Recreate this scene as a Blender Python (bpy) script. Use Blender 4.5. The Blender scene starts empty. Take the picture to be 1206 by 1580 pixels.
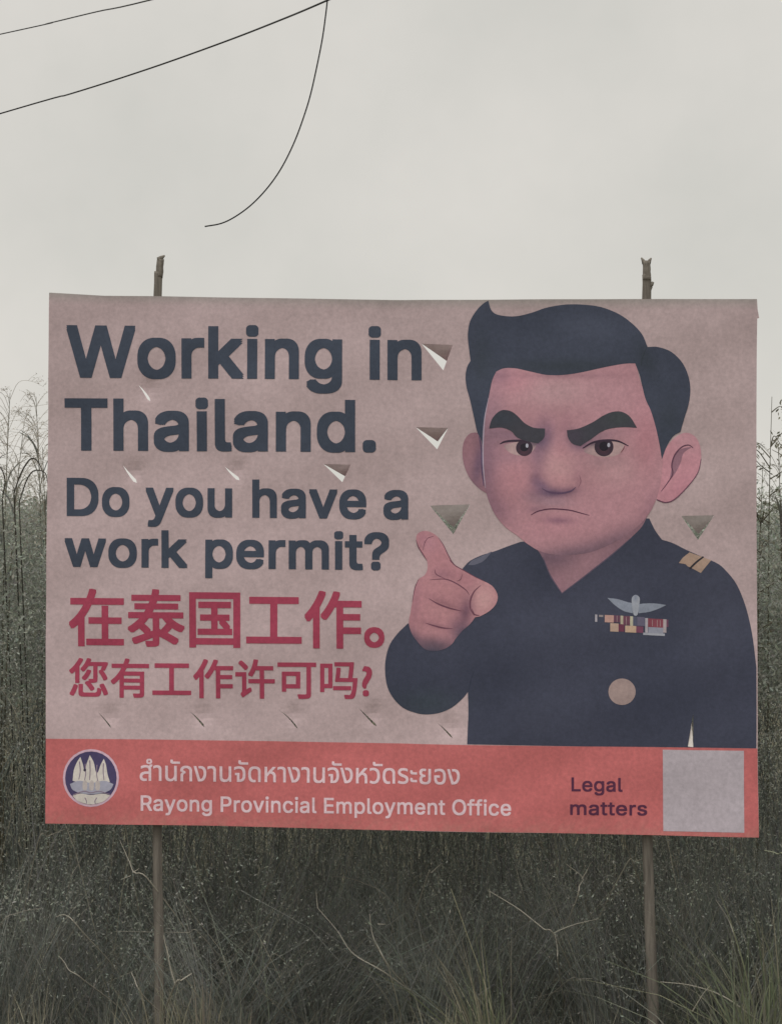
import bpy, bmesh, math, random
import numpy as np
from mathutils import Vector, geometry

C = bpy.context.scene
COL = C.collection
random.seed(7)
RNG = np.random.default_rng(7)

# ------------------------------------------------------------------ camera
CAM_Z, PITCH, F = 3.0, math.radians(1.95), 3832.0      # F: focal length in photo pixels (1206 x 1580)
cam_d = bpy.data.cameras.new("camera")
cam_d.sensor_fit = 'VERTICAL'
cam_d.sensor_height = 24.0
cam_d.lens = F / 1580.0 * 24.0
cam_d.clip_end = 3000.0
cam = bpy.data.objects.new("camera", cam_d)
cam.location = (0, 0, CAM_Z)
cam.rotation_euler = (math.radians(90) + PITCH, 0, 0)
COL.objects.link(cam)
C.camera = cam

# ------------------------------------------------------------------ sky, sun, exposure
SUN_EL, SUN_AZ = math.radians(66), math.radians(205)     # high behind the viewer's shoulder, veiled by cloud
W = bpy.data.worlds.new("World")
C.world = W
W.use_nodes = True
nt = W.node_tree
nt.nodes.clear()
n_out = nt.nodes.new('ShaderNodeOutputWorld')
n_bg = nt.nodes.new('ShaderNodeBackground')
n_bg.inputs['Strength'].default_value = 0.1
n_sky = nt.nodes.new('ShaderNodeTexSky')
n_sky.sky_type = 'NISHITA'
n_sky.sun_disc = False
n_sky.sun_elevation = SUN_EL
n_sky.sun_rotation = SUN_AZ
n_tc = nt.nodes.new('ShaderNodeTexCoord')
n_n = nt.nodes.new('ShaderNodeTexNoise')
n_n.inputs['Scale'].default_value = 7.0
n_n.inputs['Detail'].default_value = 5.0
n_n.inputs['Roughness'].default_value = 0.55
n_cr = nt.nodes.new('ShaderNodeValToRGB')                # cloud deck: grey to warm grey
n_cr.color_ramp.elements[0].position = 0.32
n_cr.color_ramp.elements[0].color = (6.2, 6.08, 5.62, 1)
n_cr.color_ramp.elements[1].position = 0.70
n_cr.color_ramp.elements[1].color = (7.35, 7.05, 6.55, 1)
n_mx = nt.nodes.new('ShaderNodeMix')
n_mx.data_type = 'RGBA'
n_mx.inputs[0].default_value = 0.96
nt.links.new(n_tc.outputs['Generated'], n_n.inputs['Vector'])
nt.links.new(n_n.outputs['Fac'], n_cr.inputs['Fac'])
nt.links.new(n_sky.outputs['Color'], n_mx.inputs[6])
nt.links.new(n_cr.outputs['Color'], n_mx.inputs[7])
n_sx = nt.nodes.new('ShaderNodeSeparateXYZ')             # an overcast sky is brighter overhead than near the horizon
nt.links.new(n_tc.outputs['Generated'], n_sx.inputs[0])
n_mr = nt.nodes.new('ShaderNodeMapRange')
n_mr.inputs[1].default_value, n_mr.inputs[2].default_value = 0.28, 1.0
n_mr.inputs[3].default_value, n_mr.inputs[4].default_value = 1.0, 2.1
nt.links.new(n_sx.outputs['Z'], n_mr.inputs[0])
n_vs = nt.nodes.new('ShaderNodeVectorMath')
n_vs.operation = 'SCALE'
nt.links.new(n_mx.outputs[2], n_vs.inputs[0])
nt.links.new(n_mr.outputs[0], n_vs.inputs['Scale'])
nt.links.new(n_vs.outputs[0], n_bg.inputs['Color'])
nt.links.new(n_bg.outputs['Background'], n_out.inputs['Surface'])

sun_d = bpy.data.lights.new("sun", 'SUN')
sun_d.energy = 1.0
sun_d.angle = math.radians(30)
sun_d.color = (1.0, 0.97, 0.93)
sun = bpy.data.objects.new("sun", sun_d)
sd = Vector((math.sin(SUN_AZ) * math.cos(SUN_EL), math.cos(SUN_AZ) * math.cos(SUN_EL), math.sin(SUN_EL)))
sun.rotation_euler = sd.to_track_quat('Z', 'Y').to_euler()
sun.location = (0, 0, 30)
COL.objects.link(sun)

C.view_settings.view_transform = 'Standard'
C.view_settings.look = 'None'
C.view_settings.exposure = 0.0
C.view_settings.gamma = 1.0
C.render.engine = 'CYCLES'
C.cycles.max_bounces = 6

# ------------------------------------------------------------------ helpers
def lin(c):
    c = c / 255.0
    return c / 12.92 if c <= 0.04045 else ((c + 0.055) / 1.055) ** 2.4

def link(o, parent=None):
    COL.objects.link(o)
    if parent:
        o.parent = parent
    return o

def tag(o, label=None, cat=None, group=None, kind=None):
    for k, v in (('label', label), ('category', cat), ('group', group), ('kind', kind)):
        if v:
            o[k] = v
    return o

def empty(name, loc):
    o = bpy.data.objects.new(name, None)
    o.empty_display_size = 0.2
    o.location = loc
    return link(o)

def mesh_obj(name, verts, faces, mat, parent=None, cols=None, smooth=False, attr='ink'):
    """verts in world space (placed relative to the parent's location)"""
    me = bpy.data.meshes.new(name)
    v = np.asarray(verts, dtype=np.float64)
    if parent is not None:
        p = parent
        off = Vector((0, 0, 0))
        while p is not None:
            off += p.location
            p = p.parent
        v = v - np.array(off)
    me.from_pydata(v.tolist(), [], [list(map(int, f)) for f in faces])
    if cols is not None:
        a = me.attributes.new(attr, 'FLOAT_COLOR', 'POINT')
        c = np.ones((len(v), 4), dtype=np.float32)
        c[:, :3] = cols
        a.data.foreach_set('color', c.ravel())
    if smooth:
        me.polygons.foreach_set('use_smooth', [True] * len(me.polygons))
    me.materials.append(mat)
    me.update()
    return link(bpy.data.objects.new(name, me), parent)

def quad_obj(name, V, Q, mat, parent=None, tint=None):
    """fast path for big vegetation meshes: V (n,3), Q (m,4) quads, tint per vertex"""
    me = bpy.data.meshes.new(name)
    V = np.asarray(V, dtype=np.float32)
    if parent is not None:
        V = V - np.array(parent.location, dtype=np.float32)
    Q = np.asarray(Q, dtype=np.int32)
    me.vertices.add(len(V))
    me.vertices.foreach_set('co', V.ravel())
    me.loops.add(Q.size)
    me.loops.foreach_set('vertex_index', Q.ravel())
    me.polygons.add(len(Q))
    me.polygons.foreach_set('loop_start', np.arange(len(Q), dtype=np.int32) * 4)
    me.polygons.foreach_set('loop_total', np.full(len(Q), 4, dtype=np.int32))
    me.update(calc_edges=True)
    if tint is not None:
        a = me.attributes.new('tint', 'FLOAT_COLOR', 'POINT')
        c = np.ones((len(V), 4), dtype=np.float32)
        c[:, :3] = tint
        a.data.foreach_set('color', c.ravel())
    me.materials.append(mat)
    me.validate()
    return link(bpy.data.objects.new(name, me), parent)

def catmull(P, n=8):
    P = [np.array(p, float) for p in P]
    out = []
    Q = [2 * P[0] - P[1]] + P + [2 * P[-1] - P[-2]]
    for i in range(1, len(Q) - 2):
        p0, p1, p2, p3 = Q[i - 1:i + 3]
        for k in range(n):
            t = k / n
            out.append(0.5 * (2 * p1 + (p2 - p0) * t + (2 * p0 - 5 * p1 + 4 * p2 - p3) * t * t + (3 * p1 - p0 - 3 * p2 + p3) * t ** 3))
    out.append(P[-1])
    return out

def tube(path, radii, seg=8, caps=True):
    path = [np.array(p, float) for p in path]
    V, Fc = [], []
    n = len(path)
    prev = None
    for i, p in enumerate(path):
        d = path[min(i + 1, n - 1)] - path[max(i - 1, 0)]
        d /= np.linalg.norm(d) + 1e-9
        if prev is None:
            a = np.array([0, 1, 0]) if abs(d[1]) < 0.9 else np.array([1, 0, 0])
            x = np.cross(d, a)
        else:
            x = prev - d * np.dot(prev, d)
        x /= np.linalg.norm(x) + 1e-9
        prev = x
        y = np.cross(d, x)
        r = radii[i] if hasattr(radii, '__len__') else radii
        for k in range(seg):
            a = 2 * math.pi * k / seg
            V.append(p + (x * math.cos(a) + y * math.sin(a)) * r)
    for i in range(n - 1):
        for k in range(seg):
            a, b = i * seg + k, i * seg + (k + 1) % seg
            Fc.append((a, b, b + seg, a + seg))
    if caps:
        Fc.append(tuple(range(seg))[::-1])
        Fc.append(tuple((n - 1) * seg + k for k in range(seg)))
    return V, Fc

def add(acc, vf):
    V, Fc = vf
    o = len(acc[0])
    acc[0].extend(V)
    acc[1].extend([tuple(i + o for i in f) for f in Fc])

# ------------------------------------------------------------------ materials
def new_mat(name):
    m = bpy.data.materials.new(name)
    m.use_nodes = True
    b = m.node_tree.nodes['Principled BSDF']
    b.inputs['Specular IOR Level'].default_value = 0.25
    return m, m.node_tree, b

def noise(nt, vec, scale, detail=4, rough=0.55):
    n = nt.nodes.new('ShaderNodeTexNoise')
    n.inputs['Scale'].default_value = scale
    n.inputs['Detail'].default_value = detail
    n.inputs['Roughness'].default_value = rough
    nt.links.new(vec, n.inputs['Vector'])
    return n.outputs['Fac']

def maprange(nt, v, a, b, c, d):
    n = nt.nodes.new('ShaderNodeMapRange')
    for i, x in enumerate((a, b, c, d)):
        n.inputs[i + 1].default_value = x
    nt.links.new(v, n.inputs[0])
    return n.outputs[0]

def mul(nt, a, b):
    n = nt.nodes.new('ShaderNodeMath')
    n.operation = 'MULTIPLY'
    nt.links.new(a, n.inputs[0])
    nt.links.new(b, n.inputs[1])
    return n.outputs[0]

def tinted(nt, col, fac):
    n = nt.nodes.new('ShaderNodeVectorMath')
    n.operation = 'SCALE'
    nt.links.new(col, n.inputs[0])
    nt.links.new(fac, n.inputs['Scale'])
    return n.outputs[0]

def ink_material():
    """printed vinyl: the ink colour is stored on the mesh, dirt, halftone grain and weave are nodes"""
    m, nt, b = new_mat("printed_vinyl")
    a = nt.nodes.new('ShaderNodeAttribute')
    a.attribute_name = 'ink'
    g = nt.nodes.new('ShaderNodeNewGeometry').outputs['Position']
    grain = maprange(nt, noise(nt, g, 48, 3, 0.7), 0.25, 0.75, 0.87, 1.13)
    mott = maprange(nt, noise(nt, g, 16, 4, 0.6), 0.25, 0.75, 0.93, 1.07)
    big = maprange(nt, noise(nt, g, 1.7, 4, 0.6), 0.25, 0.75, 0.92, 1.06)
    c = tinted(nt, a.outputs['Color'], mul(nt, mul(nt, grain, mott), big))
    nt.links.new(c, b.inputs['Base Color'])
    b.inputs['Roughness'].default_value = 0.62
    bp = nt.nodes.new('ShaderNodeBump')
    bp.inputs['Strength'].default_value = 0.12
    bp.inputs['Distance'].default_value = 0.004
    nt.links.new(noise(nt, g, 240, 2, 0.5), bp.inputs['Height'])
    nt.links.new(bp.outputs['Normal'], b.inputs['Normal'])
    return m

def leaf_material(name, rough=0.9, transl=0.35, gain=1.0):
    m, nt, b = new_mat(name)
    a = nt.nodes.new('ShaderNodeAttribute')
    a.attribute_name = 'tint'
    g = nt.nodes.new('ShaderNodeNewGeometry').outputs['Position']
    f = maprange(nt, noise(nt, g, 1.1, 3, 0.6), 0.3, 0.7, 0.72 * gain, 1.28 * gain)
    c = tinted(nt, a.outputs['Color'], f)
    nt.links.new(c, b.inputs['Base Color'])
    b.inputs['Roughness'].default_value = rough
    b.inputs['Specular IOR Level'].default_value = 0.06
    t = nt.nodes.new('ShaderNodeBsdfTranslucent')
    nt.links.new(c, t.inputs['Color'])
    mx = nt.nodes.new('ShaderNodeMixShader')
    mx.inputs[0].default_value = transl
    nt.links.new(b.outputs[0], mx.inputs[1])
    nt.links.new(t.outputs[0], mx.inputs[2])
    nt.links.new(mx.outputs[0], nt.nodes['Material Output'].inputs['Surface'])
    return m

def wood_material(name, c0, c1):
    m, nt, b = new_mat(name)
    tc = nt.nodes.new('ShaderNodeTexCoord').outputs['Object']
    mp = nt.nodes.new('ShaderNodeMapping')
    mp.inputs['Scale'].default_value = (40, 40, 3)
    nt.links.new(tc, mp.inputs['Vector'])
    f = noise(nt, mp.outputs[0], 1.0, 6, 0.65)
    cr = nt.nodes.new('ShaderNodeValToRGB')
    cr.color_ramp.elements[0].position = 0.3
    cr.color_ramp.elements[0].color = (*c0, 1)
    cr.color_ramp.elements[1].position = 0.7
    cr.color_ramp.elements[1].color = (*c1, 1)
    nt.links.new(f, cr.inputs[0])
    nt.links.new(cr.outputs[0], b.inputs['Base Color'])
    b.inputs['Roughness'].default_value = 0.85
    bp = nt.nodes.new('ShaderNodeBump')
    bp.inputs['Strength'].default_value = 0.5
    bp.inputs['Distance'].default_value = 0.006
    nt.links.new(f, bp.inputs['Height'])
    nt.links.new(bp.outputs[0], b.inputs['Normal'])
    return m

def plain_material(name, col, rough):
    m, nt, b = new_mat(name)
    g = nt.nodes.new('ShaderNodeNewGeometry').outputs['Position']
    rgb = nt.nodes.new('ShaderNodeRGB')
    rgb.outputs[0].default_value = (*col, 1)
    nt.links.new(tinted(nt, rgb.outputs[0], maprange(nt, noise(nt, g, 6, 4), 0.3, 0.7, 0.8, 1.2)), b.inputs['Base Color'])
    b.inputs['Roughness'].default_value = rough
    return m

M_INK = ink_material()
M_LEAF = leaf_material("thicket_leaf")
M_DRY = leaf_material("dry_stalk", 0.8, 0.15)
M_WOOD = wood_material("weathered_pole", (0.10, 0.089, 0.078), (0.265, 0.238, 0.205))
M_WIRE = plain_material("black_cable", (0.012, 0.012, 0.013), 0.6)

# ------------------------------------------------------------------ ground
def ground_z(y):
    t = np.clip((np.asarray(y, float) - 3.5) / 5.0, 0, 1)
    return 1.4 * (1 - t * t * (3 - 2 * t))

def build_ground():
    ys = np.concatenate([[-600, -120, -30, 0, 2, 3.5], np.linspace(4, 8.5, 10), [9, 11, 13, 15, 18, 22, 30, 60, 150, 400, 1500]])
    xs = np.concatenate([[-1200, -300, -80], np.linspace(-20, 20, 41), [80, 300, 1200]])
    V, Fc = [], []
    for y in ys:
        for x in xs:
            bump = 0.03 * math.sin(x * 1.7 + y) * math.cos(y * 1.1) if 8 < y < 30 and abs(x) < 25 else 0
            V.append((x, y, float(ground_z(y)) + bump))
    nx = len(xs)
    for j in range(len(ys) - 1):
        for i in range(nx - 1):
            a = j * nx + i
            Fc.append((a, a + 1, a + nx + 1, a + nx))
    m, nt, b = new_mat("dry_earth")
    g = nt.nodes.new('ShaderNodeNewGeometry').outputs['Position']
    cr = nt.nodes.new('ShaderNodeValToRGB')
    cr.color_ramp.elements[0].color = (0.05, 0.045, 0.03, 1)
    cr.color_ramp.elements[1].color = (0.13, 0.12, 0.07, 1)
    nt.links.new(noise(nt, g, 2.2, 6, 0.65), cr.inputs[0])
    nt.links.new(cr.outputs[0], b.inputs['Base Color'])
    b.inputs['Roughness'].default_value = 0.95
    tag(mesh_obj("ground", V, Fc, m, smooth=True), kind='structure')
build_ground()

# ------------------------------------------------------------------ the board's plane
YAW = math.radians(2.4)                         # right end a little nearer to the road
B0 = Vector((0.0, 14.0, 0.0))
BU = Vector((math.cos(YAW), -math.sin(YAW), 0.0))
BN = Vector((-math.sin(YAW), -math.cos(YAW), 0.0))       # towards the road
CP = Vector((0, 0, CAM_Z))

def ray(px, py):
    x, y = (px - 603.0) / F, (790.0 - py) / F
    return Vector((x, math.cos(PITCH) - y * math.sin(PITCH), math.sin(PITCH) + y * math.cos(PITCH)))

def at_depth(px, py, Y):
    d = ray(px, py)
    return np.array(CP + d * (Y / d.y))

def plane_st(px, py):
    """where a point of the artwork lies on the banner: metres along and up"""
    d = ray(px, py)
    t = (B0 - CP).dot(BN) / d.dot(BN)
    p = CP + d * t
    return (p - B0).dot(BU), p.z

FOLD_S = plane_st(622, 800)[0]
DIMPLES = []                                    # where a cut flap sags back a little
def ripple(s, z):
    s = np.asarray(s, float)
    z = np.asarray(z, float)
    r = 0.007 * np.sin(1.9 * s + 0.8 * z + 0.4) + 0.005 * np.sin(3.3 * s - 1.3 * z + 2.0) + 0.003 * np.sin(5.1 * z + 1.1 * s)
    r = r + 0.0025 * np.sin(9.0 * (s + 0.6 * z)) + 0.002 * np.sin(13.0 * (z - 0.35 * s) + 1.0)
    r = 1.4 * r - 0.010 * np.exp(-((s - FOLD_S) / 0.07) ** 2)
    for ds, dz, dd in DIMPLES:
        r = r - dd * np.exp(-((s - ds) ** 2 + (z - dz) ** 2) / 0.055 ** 2)
    return r

def lift(ST, h):
    """(n,2) plane coordinates -> world, h metres in front of the cloth"""
    ST = np.asarray(ST, float)
    o = ripple(ST[:, 0], ST[:, 1]) + h
    return np.array(B0)[None] + ST[:, :1] * np.array(BU)[None] + o[:, None] * np.array(BN)[None] + np.stack([0 * o, 0 * o, ST[:, 1]], 1)

def st_of(P):
    return np.array([plane_st(x, y) for x, y in P])

# ------------------------------------------------------------------ printed shapes
ENERGY = np.array([0.59, 0.59, 0.545])
def ink(r, g, b):
    return np.clip(np.array([lin(r), lin(g), lin(b)]) / ENERGY, 0.004, 0.92)

def outline(P, n=6):
    """closed outline through P; a third value 1 marks a sharp corner"""
    k = [i for i, p in enumerate(P) if len(p) > 2]
    if not k:
        Q = [p[:2] for p in P]
        c = catmull(Q[-2:] + Q + Q[:2], n)
        return [tuple(p) for p in c[n * 2:n * (2 + len(Q))]]
    P = P[k[0]:] + P[:k[0]]
    k = [i for i, p in enumerate(P) if len(p) > 2] + [len(P)]
    P = P + [P[0]]
    out = []
    for a, b in zip(k[:-1], k[1:]):
        seg = [p[:2] for p in P[a:b + 1]]
        if len(seg) == 2:
            out.append(tuple(seg[0]))
        else:
            out.extend(tuple(p) for p in catmull(seg, n)[:-1])
    return out

def inside(poly, X, Y):
    poly = np.asarray(poly, float)
    r = np.zeros(X.shape, bool)
    x1, y1 = poly[:, 0], poly[:, 1]
    x2, y2 = np.roll(x1, -1), np.roll(y1, -1)
    for a, b, c, d in zip(x1, y1, x2, y2):
        if b != d:
            r ^= ((b > Y) != (d > Y)) & (X < (c - a) * (Y - b) / (d - b) + a)
    return r

def shape(poly, holes=(), grid=9.0):
    """triangulated filling of a photo-pixel polygon: points (n,2), triangles"""
    pts, edges = [], []
    for L in (poly,) + tuple(holes):
        o = len(pts)
        L = [tuple(p[:2]) for p in L]
        M = []
        for p, q in zip(L, L[1:] + L[:1]):
            k = max(1, int(math.ceil(math.hypot(q[0] - p[0], q[1] - p[1]) / grid)))
            M += [(p[0] + (q[0] - p[0]) * i / k, p[1] + (q[1] - p[1]) * i / k) for i in range(k)]
        L = M
        pts += L
        edges += [(o + i, o + (i + 1) % len(L)) for i in range(len(L))]
    A = np.array(poly)[:, :2].astype(float)
    lo, hi = A.min(0), A.max(0)
    gx, gy = np.meshgrid(np.arange(lo[0] + grid / 2, hi[0], grid), np.arange(lo[1] + grid / 2, hi[1], grid))
    gx, gy = gx.ravel(), gy.ravel()
    ok = inside(A, gx, gy)
    for h in holes:
        ok &= ~inside(h, gx, gy)
    pts += list(zip(gx[ok], gy[ok]))
    V, _, T, _, _, _ = geometry.delaunay_2d_cdt([Vector(p) for p in pts], edges, [], 0, 1e-4)
    V = np.array([tuple(v) for v in V])
    T = np.array([list(t) for t in T])
    c = V[T].mean(1)
    ok = inside(A, c[:, 0], c[:, 1])
    for h in holes:
        ok &= ~inside(h, c[:, 0], c[:, 1])
    T = T[ok]
    # counter-clockwise seen from the road
    e1, e2 = V[T[:, 1]] - V[T[:, 0]], V[T[:, 2]] - V[T[:, 0]]
    fl = (e1[:, 0] * e2[:, 1] - e1[:, 1] * e2[:, 0]) > 0
    T[fl] = T[fl][:, ::-1]
    return V, T

class Print:
    """a stack of printed shapes gathered into one mesh"""
    def __init__(self):
        self.V, self.T, self.C, self.n = [], [], [], 0
    def put(self, poly, col, h, holes=(), grid=9.0):
        V, T = shape(poly, holes, grid)
        self.T += [tuple(t + self.n) for t in T]
        self.V.append(lift(st_of(V), h * 0.45))              # coats of ink, a fraction of a millimetre each
        c = col(V[:, 0], V[:, 1]) if callable(col) else np.repeat(np.asarray(col)[None], len(V), 0)
        self.C.append(c)
        self.n += len(V)
    def build(self, name, parent):
        return mesh_obj(name, np.concatenate(self.V), self.T, M_INK, parent, np.concatenate(self.C))

def shade(base, blobs):
    """drawn shading of the illustration: soft brush marks (cx, cy, rx, ry, turn, colour, strength)"""
    def f(X, Y):
        c = np.repeat(np.asarray(base)[None], len(X), 0).astype(float)
        for cx, cy, rx, ry, a, col, s in blobs:
            a = math.radians(a)
            dx, dy = X - cx, Y - cy
            u = (dx * math.cos(a) + dy * math.sin(a)) / rx
            v = (-dx * math.sin(a) + dy * math.cos(a)) / ry
            w = (s * np.exp(-(u * u + v * v)))[:, None]
            c = c * (1 - w) + np.asarray(col)[None] * w
        return c
    return f

def stroke(P, w0, w1=None, wm=None, n=6):
    """a brush stroke as a polygon with tapered width"""
    c = catmull(P, n)
    m = len(c)
    w1 = w0 if w1 is None else w1
    L, R = [], []
    for i, p in enumerate(c):
        d = c[min(i + 1, m - 1)] - c[max(i - 1, 0)]
        d /= np.linalg.norm(d) + 1e-9
        t = i / (m - 1)
        w = w0 + (w1 - w0) * t if wm is None else (w0 * (1 - t) + w1 * t) + (wm - (w0 + w1) / 2) * 4 * t * (1 - t)
        nrm = np.array([-d[1], d[0]]) * w / 2
        L.append(tuple(p + nrm))
        R.append(tuple(p - nrm))
    return L + R[::-1]

def disc(cx, cy, rx, ry=None, n=28):
    ry = rx if ry is None else ry
    return [(cx + rx * math.cos(2 * math.pi * i / n), cy + ry * math.sin(2 * math.pi * i / n)) for i in range(n)]

def zc(sc, ox, oy):
    def f(*P):
        return [(ox + p[0] / sc, oy + p[1] / sc) + tuple(p[2:]) for p in P]
    return f
Z1 = zc(2.8714, 690, 450)       # face
Z2 = zc(3.7688, 580, 780)       # hand
Z3 = zc(3.2951, 840, 800)       # chest

# ------------------------------------------------------------------ billboard
board = empty("billboard", (float(B0.x), float(B0.y), 0.0))
tag(board, "large faded pink work permit billboard with a scowling officer on two rough poles", "billboard")

PINK = ink(158, 141, 139)
NAVY = ink(54, 61, 72)
RED = ink(140, 56, 74)
BAND = ink(167, 93, 91)
WHITE_INK = ink(196, 172, 174)

# wind vents: V-shaped cuts hinged along the top; (left, right, tip) of the cut and where the flap's own tip hangs, metres back
VENTS = [
    ((650, 530), (698, 532), (683.5, 571), (691, 557), .060),
    ((641, 659), (691, 660), (674, 693), (674.5, 680), .055),
    ((499, 716), (541, 717), (528, 744), (534.5, 736), .040),
    ((663, 780), (725, 778), (699, 824), (699, 813), .045),
    ((1050, 796), (1101, 795), (1076, 833), (1078, 824), .040),
    ((1060.5, 1152), (1069, 1153), (1069, 1101), (1066.5, 1106), .02),
]
# cuts whose flap has sagged back almost into place: only a slanted slit gapes
SLITS = [((214, 594), (222, 604), (232, 619), 4.0), ((190, 718), (199, 731), (211, 745), 5.0), ((347, 720), (357, 730), (370, 741), 5.0),
         ((150, 1098), (160, 1109), (172, 1124), 2.0), ((294, 1098), (304, 1108), (316, 1122), 3.0), ((430, 1095), (445, 1107), (460, 1125), 2.2),
         ((552, 1091), (566, 1106), (581, 1121), 3.4), ((674, 1115), (685, 1125), (698, 1139), 2.4)]
HOLES = [[v[0], v[1], v[2]] for v in VENTS]
VENT_BAND = HOLES[-1]
for a_, m_, b_, w_ in SLITS:
    d_ = np.array(b_, float) - np.array(a_, float)
    nrm_ = np.array([d_[1], -d_[0]]) / np.hypot(*d_)
    pts_ = [a_]
    for t_, k_ in ((.35, .45), (.65, .8), (.88, 1.0)):
        c_ = np.array(a_) + d_ * t_ + (np.array(m_) - (np.array(a_) + np.array(b_)) / 2) * 4 * t_ * (1 - t_)
        pts_.append(tuple(c_ + nrm_ * w_ * k_ / 2))
    pts_.append(b_)
    for t_, k_ in ((.88, 1.0), (.65, .8), (.35, .45)):
        c_ = np.array(a_) + d_ * t_ + (np.array(m_) - (np.array(a_) + np.array(b_)) / 2) * 4 * t_ * (1 - t_)
        pts_.append(tuple(c_ - nrm_ * w_ * k_ / 2))
    HOLES.append(pts_)
    DIMPLES.append((*plane_st(m_[0] + 9, m_[1] - 4), .011))

EDGE = [(77, 452), (160, 456.5), (242, 457), (360, 459), (480, 461), (603, 462.5), (720, 462), (840, 461.5), (960, 461.5), (1060, 462), (1166.5, 462),
        (1167.5, 478), (1170, 491), (1167, 492), (1166, 620), (1166, 760), (1167, 900), (1168, 1040), (1168, 1150), (1169.5, 1240), (1170, 1292),
        (1100, 1291), (980, 1288), (820, 1285), (660, 1282.5), (500, 1278), (340, 1273.5), (200, 1272), (70, 1270.5),
        (70.5, 1140), (70, 1000), (71.5, 860), (74, 700), (75.5, 560)]
banner_p = Print()
GREYHEM = ink(136, 130, 124)
def banner_col(X, Y):
    top = np.interp(X, [70, 600, 1170], [452, 462, 462])
    d = Y - top
    w = np.clip(1 - d / 16.0, 0, 1)[:, None] * 0.95           # hem coloured greyer along the top
    c = PINK[None] * (1 - w) + GREYHEM[None] * w
    g = 1.0 + 0.10 * np.clip((Y - 650) / 500, -0.6, 1)        # the print is lighter towards its lower half
    return c * g[:, None]
banner_p.put(EDGE, banner_col, 0.0, HOLES, 7.5)
banner = banner_p.build("banner", board)

for a, b, c, tip, back in VENTS:
    V, T, cols = [], [], []
    A, Bp, Cc = [np.array(plane_st(*p)) for p in (a, b, tip)]
    n = 6
    idx = {}
    for i in range(n + 1):
        for j in range(n + 1 - i):
            u, v = i / n, j / n                              # u towards B, v towards the tip
            st = A * (1 - u - v) + Bp * u + Cc * v
            bend = back * (0.35 * v + 0.65 * v * v) + 0.004 * math.sin(5 * u + 7 * v) * v
            idx[i, j] = len(V)
            V.append(lift([st], -bend - 0.0012 * (v > 0))[0])
    for i in range(n):
        for j in range(n - i):
            T.append((idx[i, j], idx[i + 1, j], idx[i, j + 1]))
            if i + j < n - 1:
                T.append((idx[i + 1, j], idx[i + 1, j + 1], idx[i, j + 1]))
    T = [t[::-1] for t in T]
    col = ink(190, 185, 175) if a[0] == 1060.5 else ink(150, 142, 137) if a[0] in (663, 1050) else PINK
    mesh_obj("vent_flap", V, T, M_INK, banner, np.repeat(col[None], len(V), 0))

# footer band
band = Print()
TOPB = [(70.6, 1140), (240, 1141), (420, 1143.5), (603, 1147), (720, 1149.5), (900, 1152), (1060, 1153.5), (1167.7, 1155)]
BOTB = [(1170, 1292.4), (1100, 1291.4), (980, 1288.4), (820, 1284.6), (660, 1282.0), (500, 1278.4), (340, 1273.9), (200, 1272.4), (69.8, 1270.9)]
def band_col(X, Y):
    low = np.clip((Y - np.interp(X, [70, 1170], [1240, 1262])) / 28, 0, 1)          # splashed dirt along the bottom edge
    c = np.repeat(BAND[None], len(X), 0) * (1.0 + 0.05 * np.sin(X / 37.0) * np.sin(Y / 13.0))[:, None]
    w = (low * np.random.default_rng(3).uniform(0, .35, len(X)))[:, None]
    return c * (1 - w) + ink(150, 118, 104)[None] * w
band.put(TOPB + BOTB, band_col, 0.0012, [VENT_BAND], 6.0)
band.put([(1022, 1157), (1147, 1158.5), (1147.5, 1285), (1023, 1283)], ink(158, 150, 153), 0.0030)     # pale printed panel, its code left out
band.build("footer_band", banner)

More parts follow.
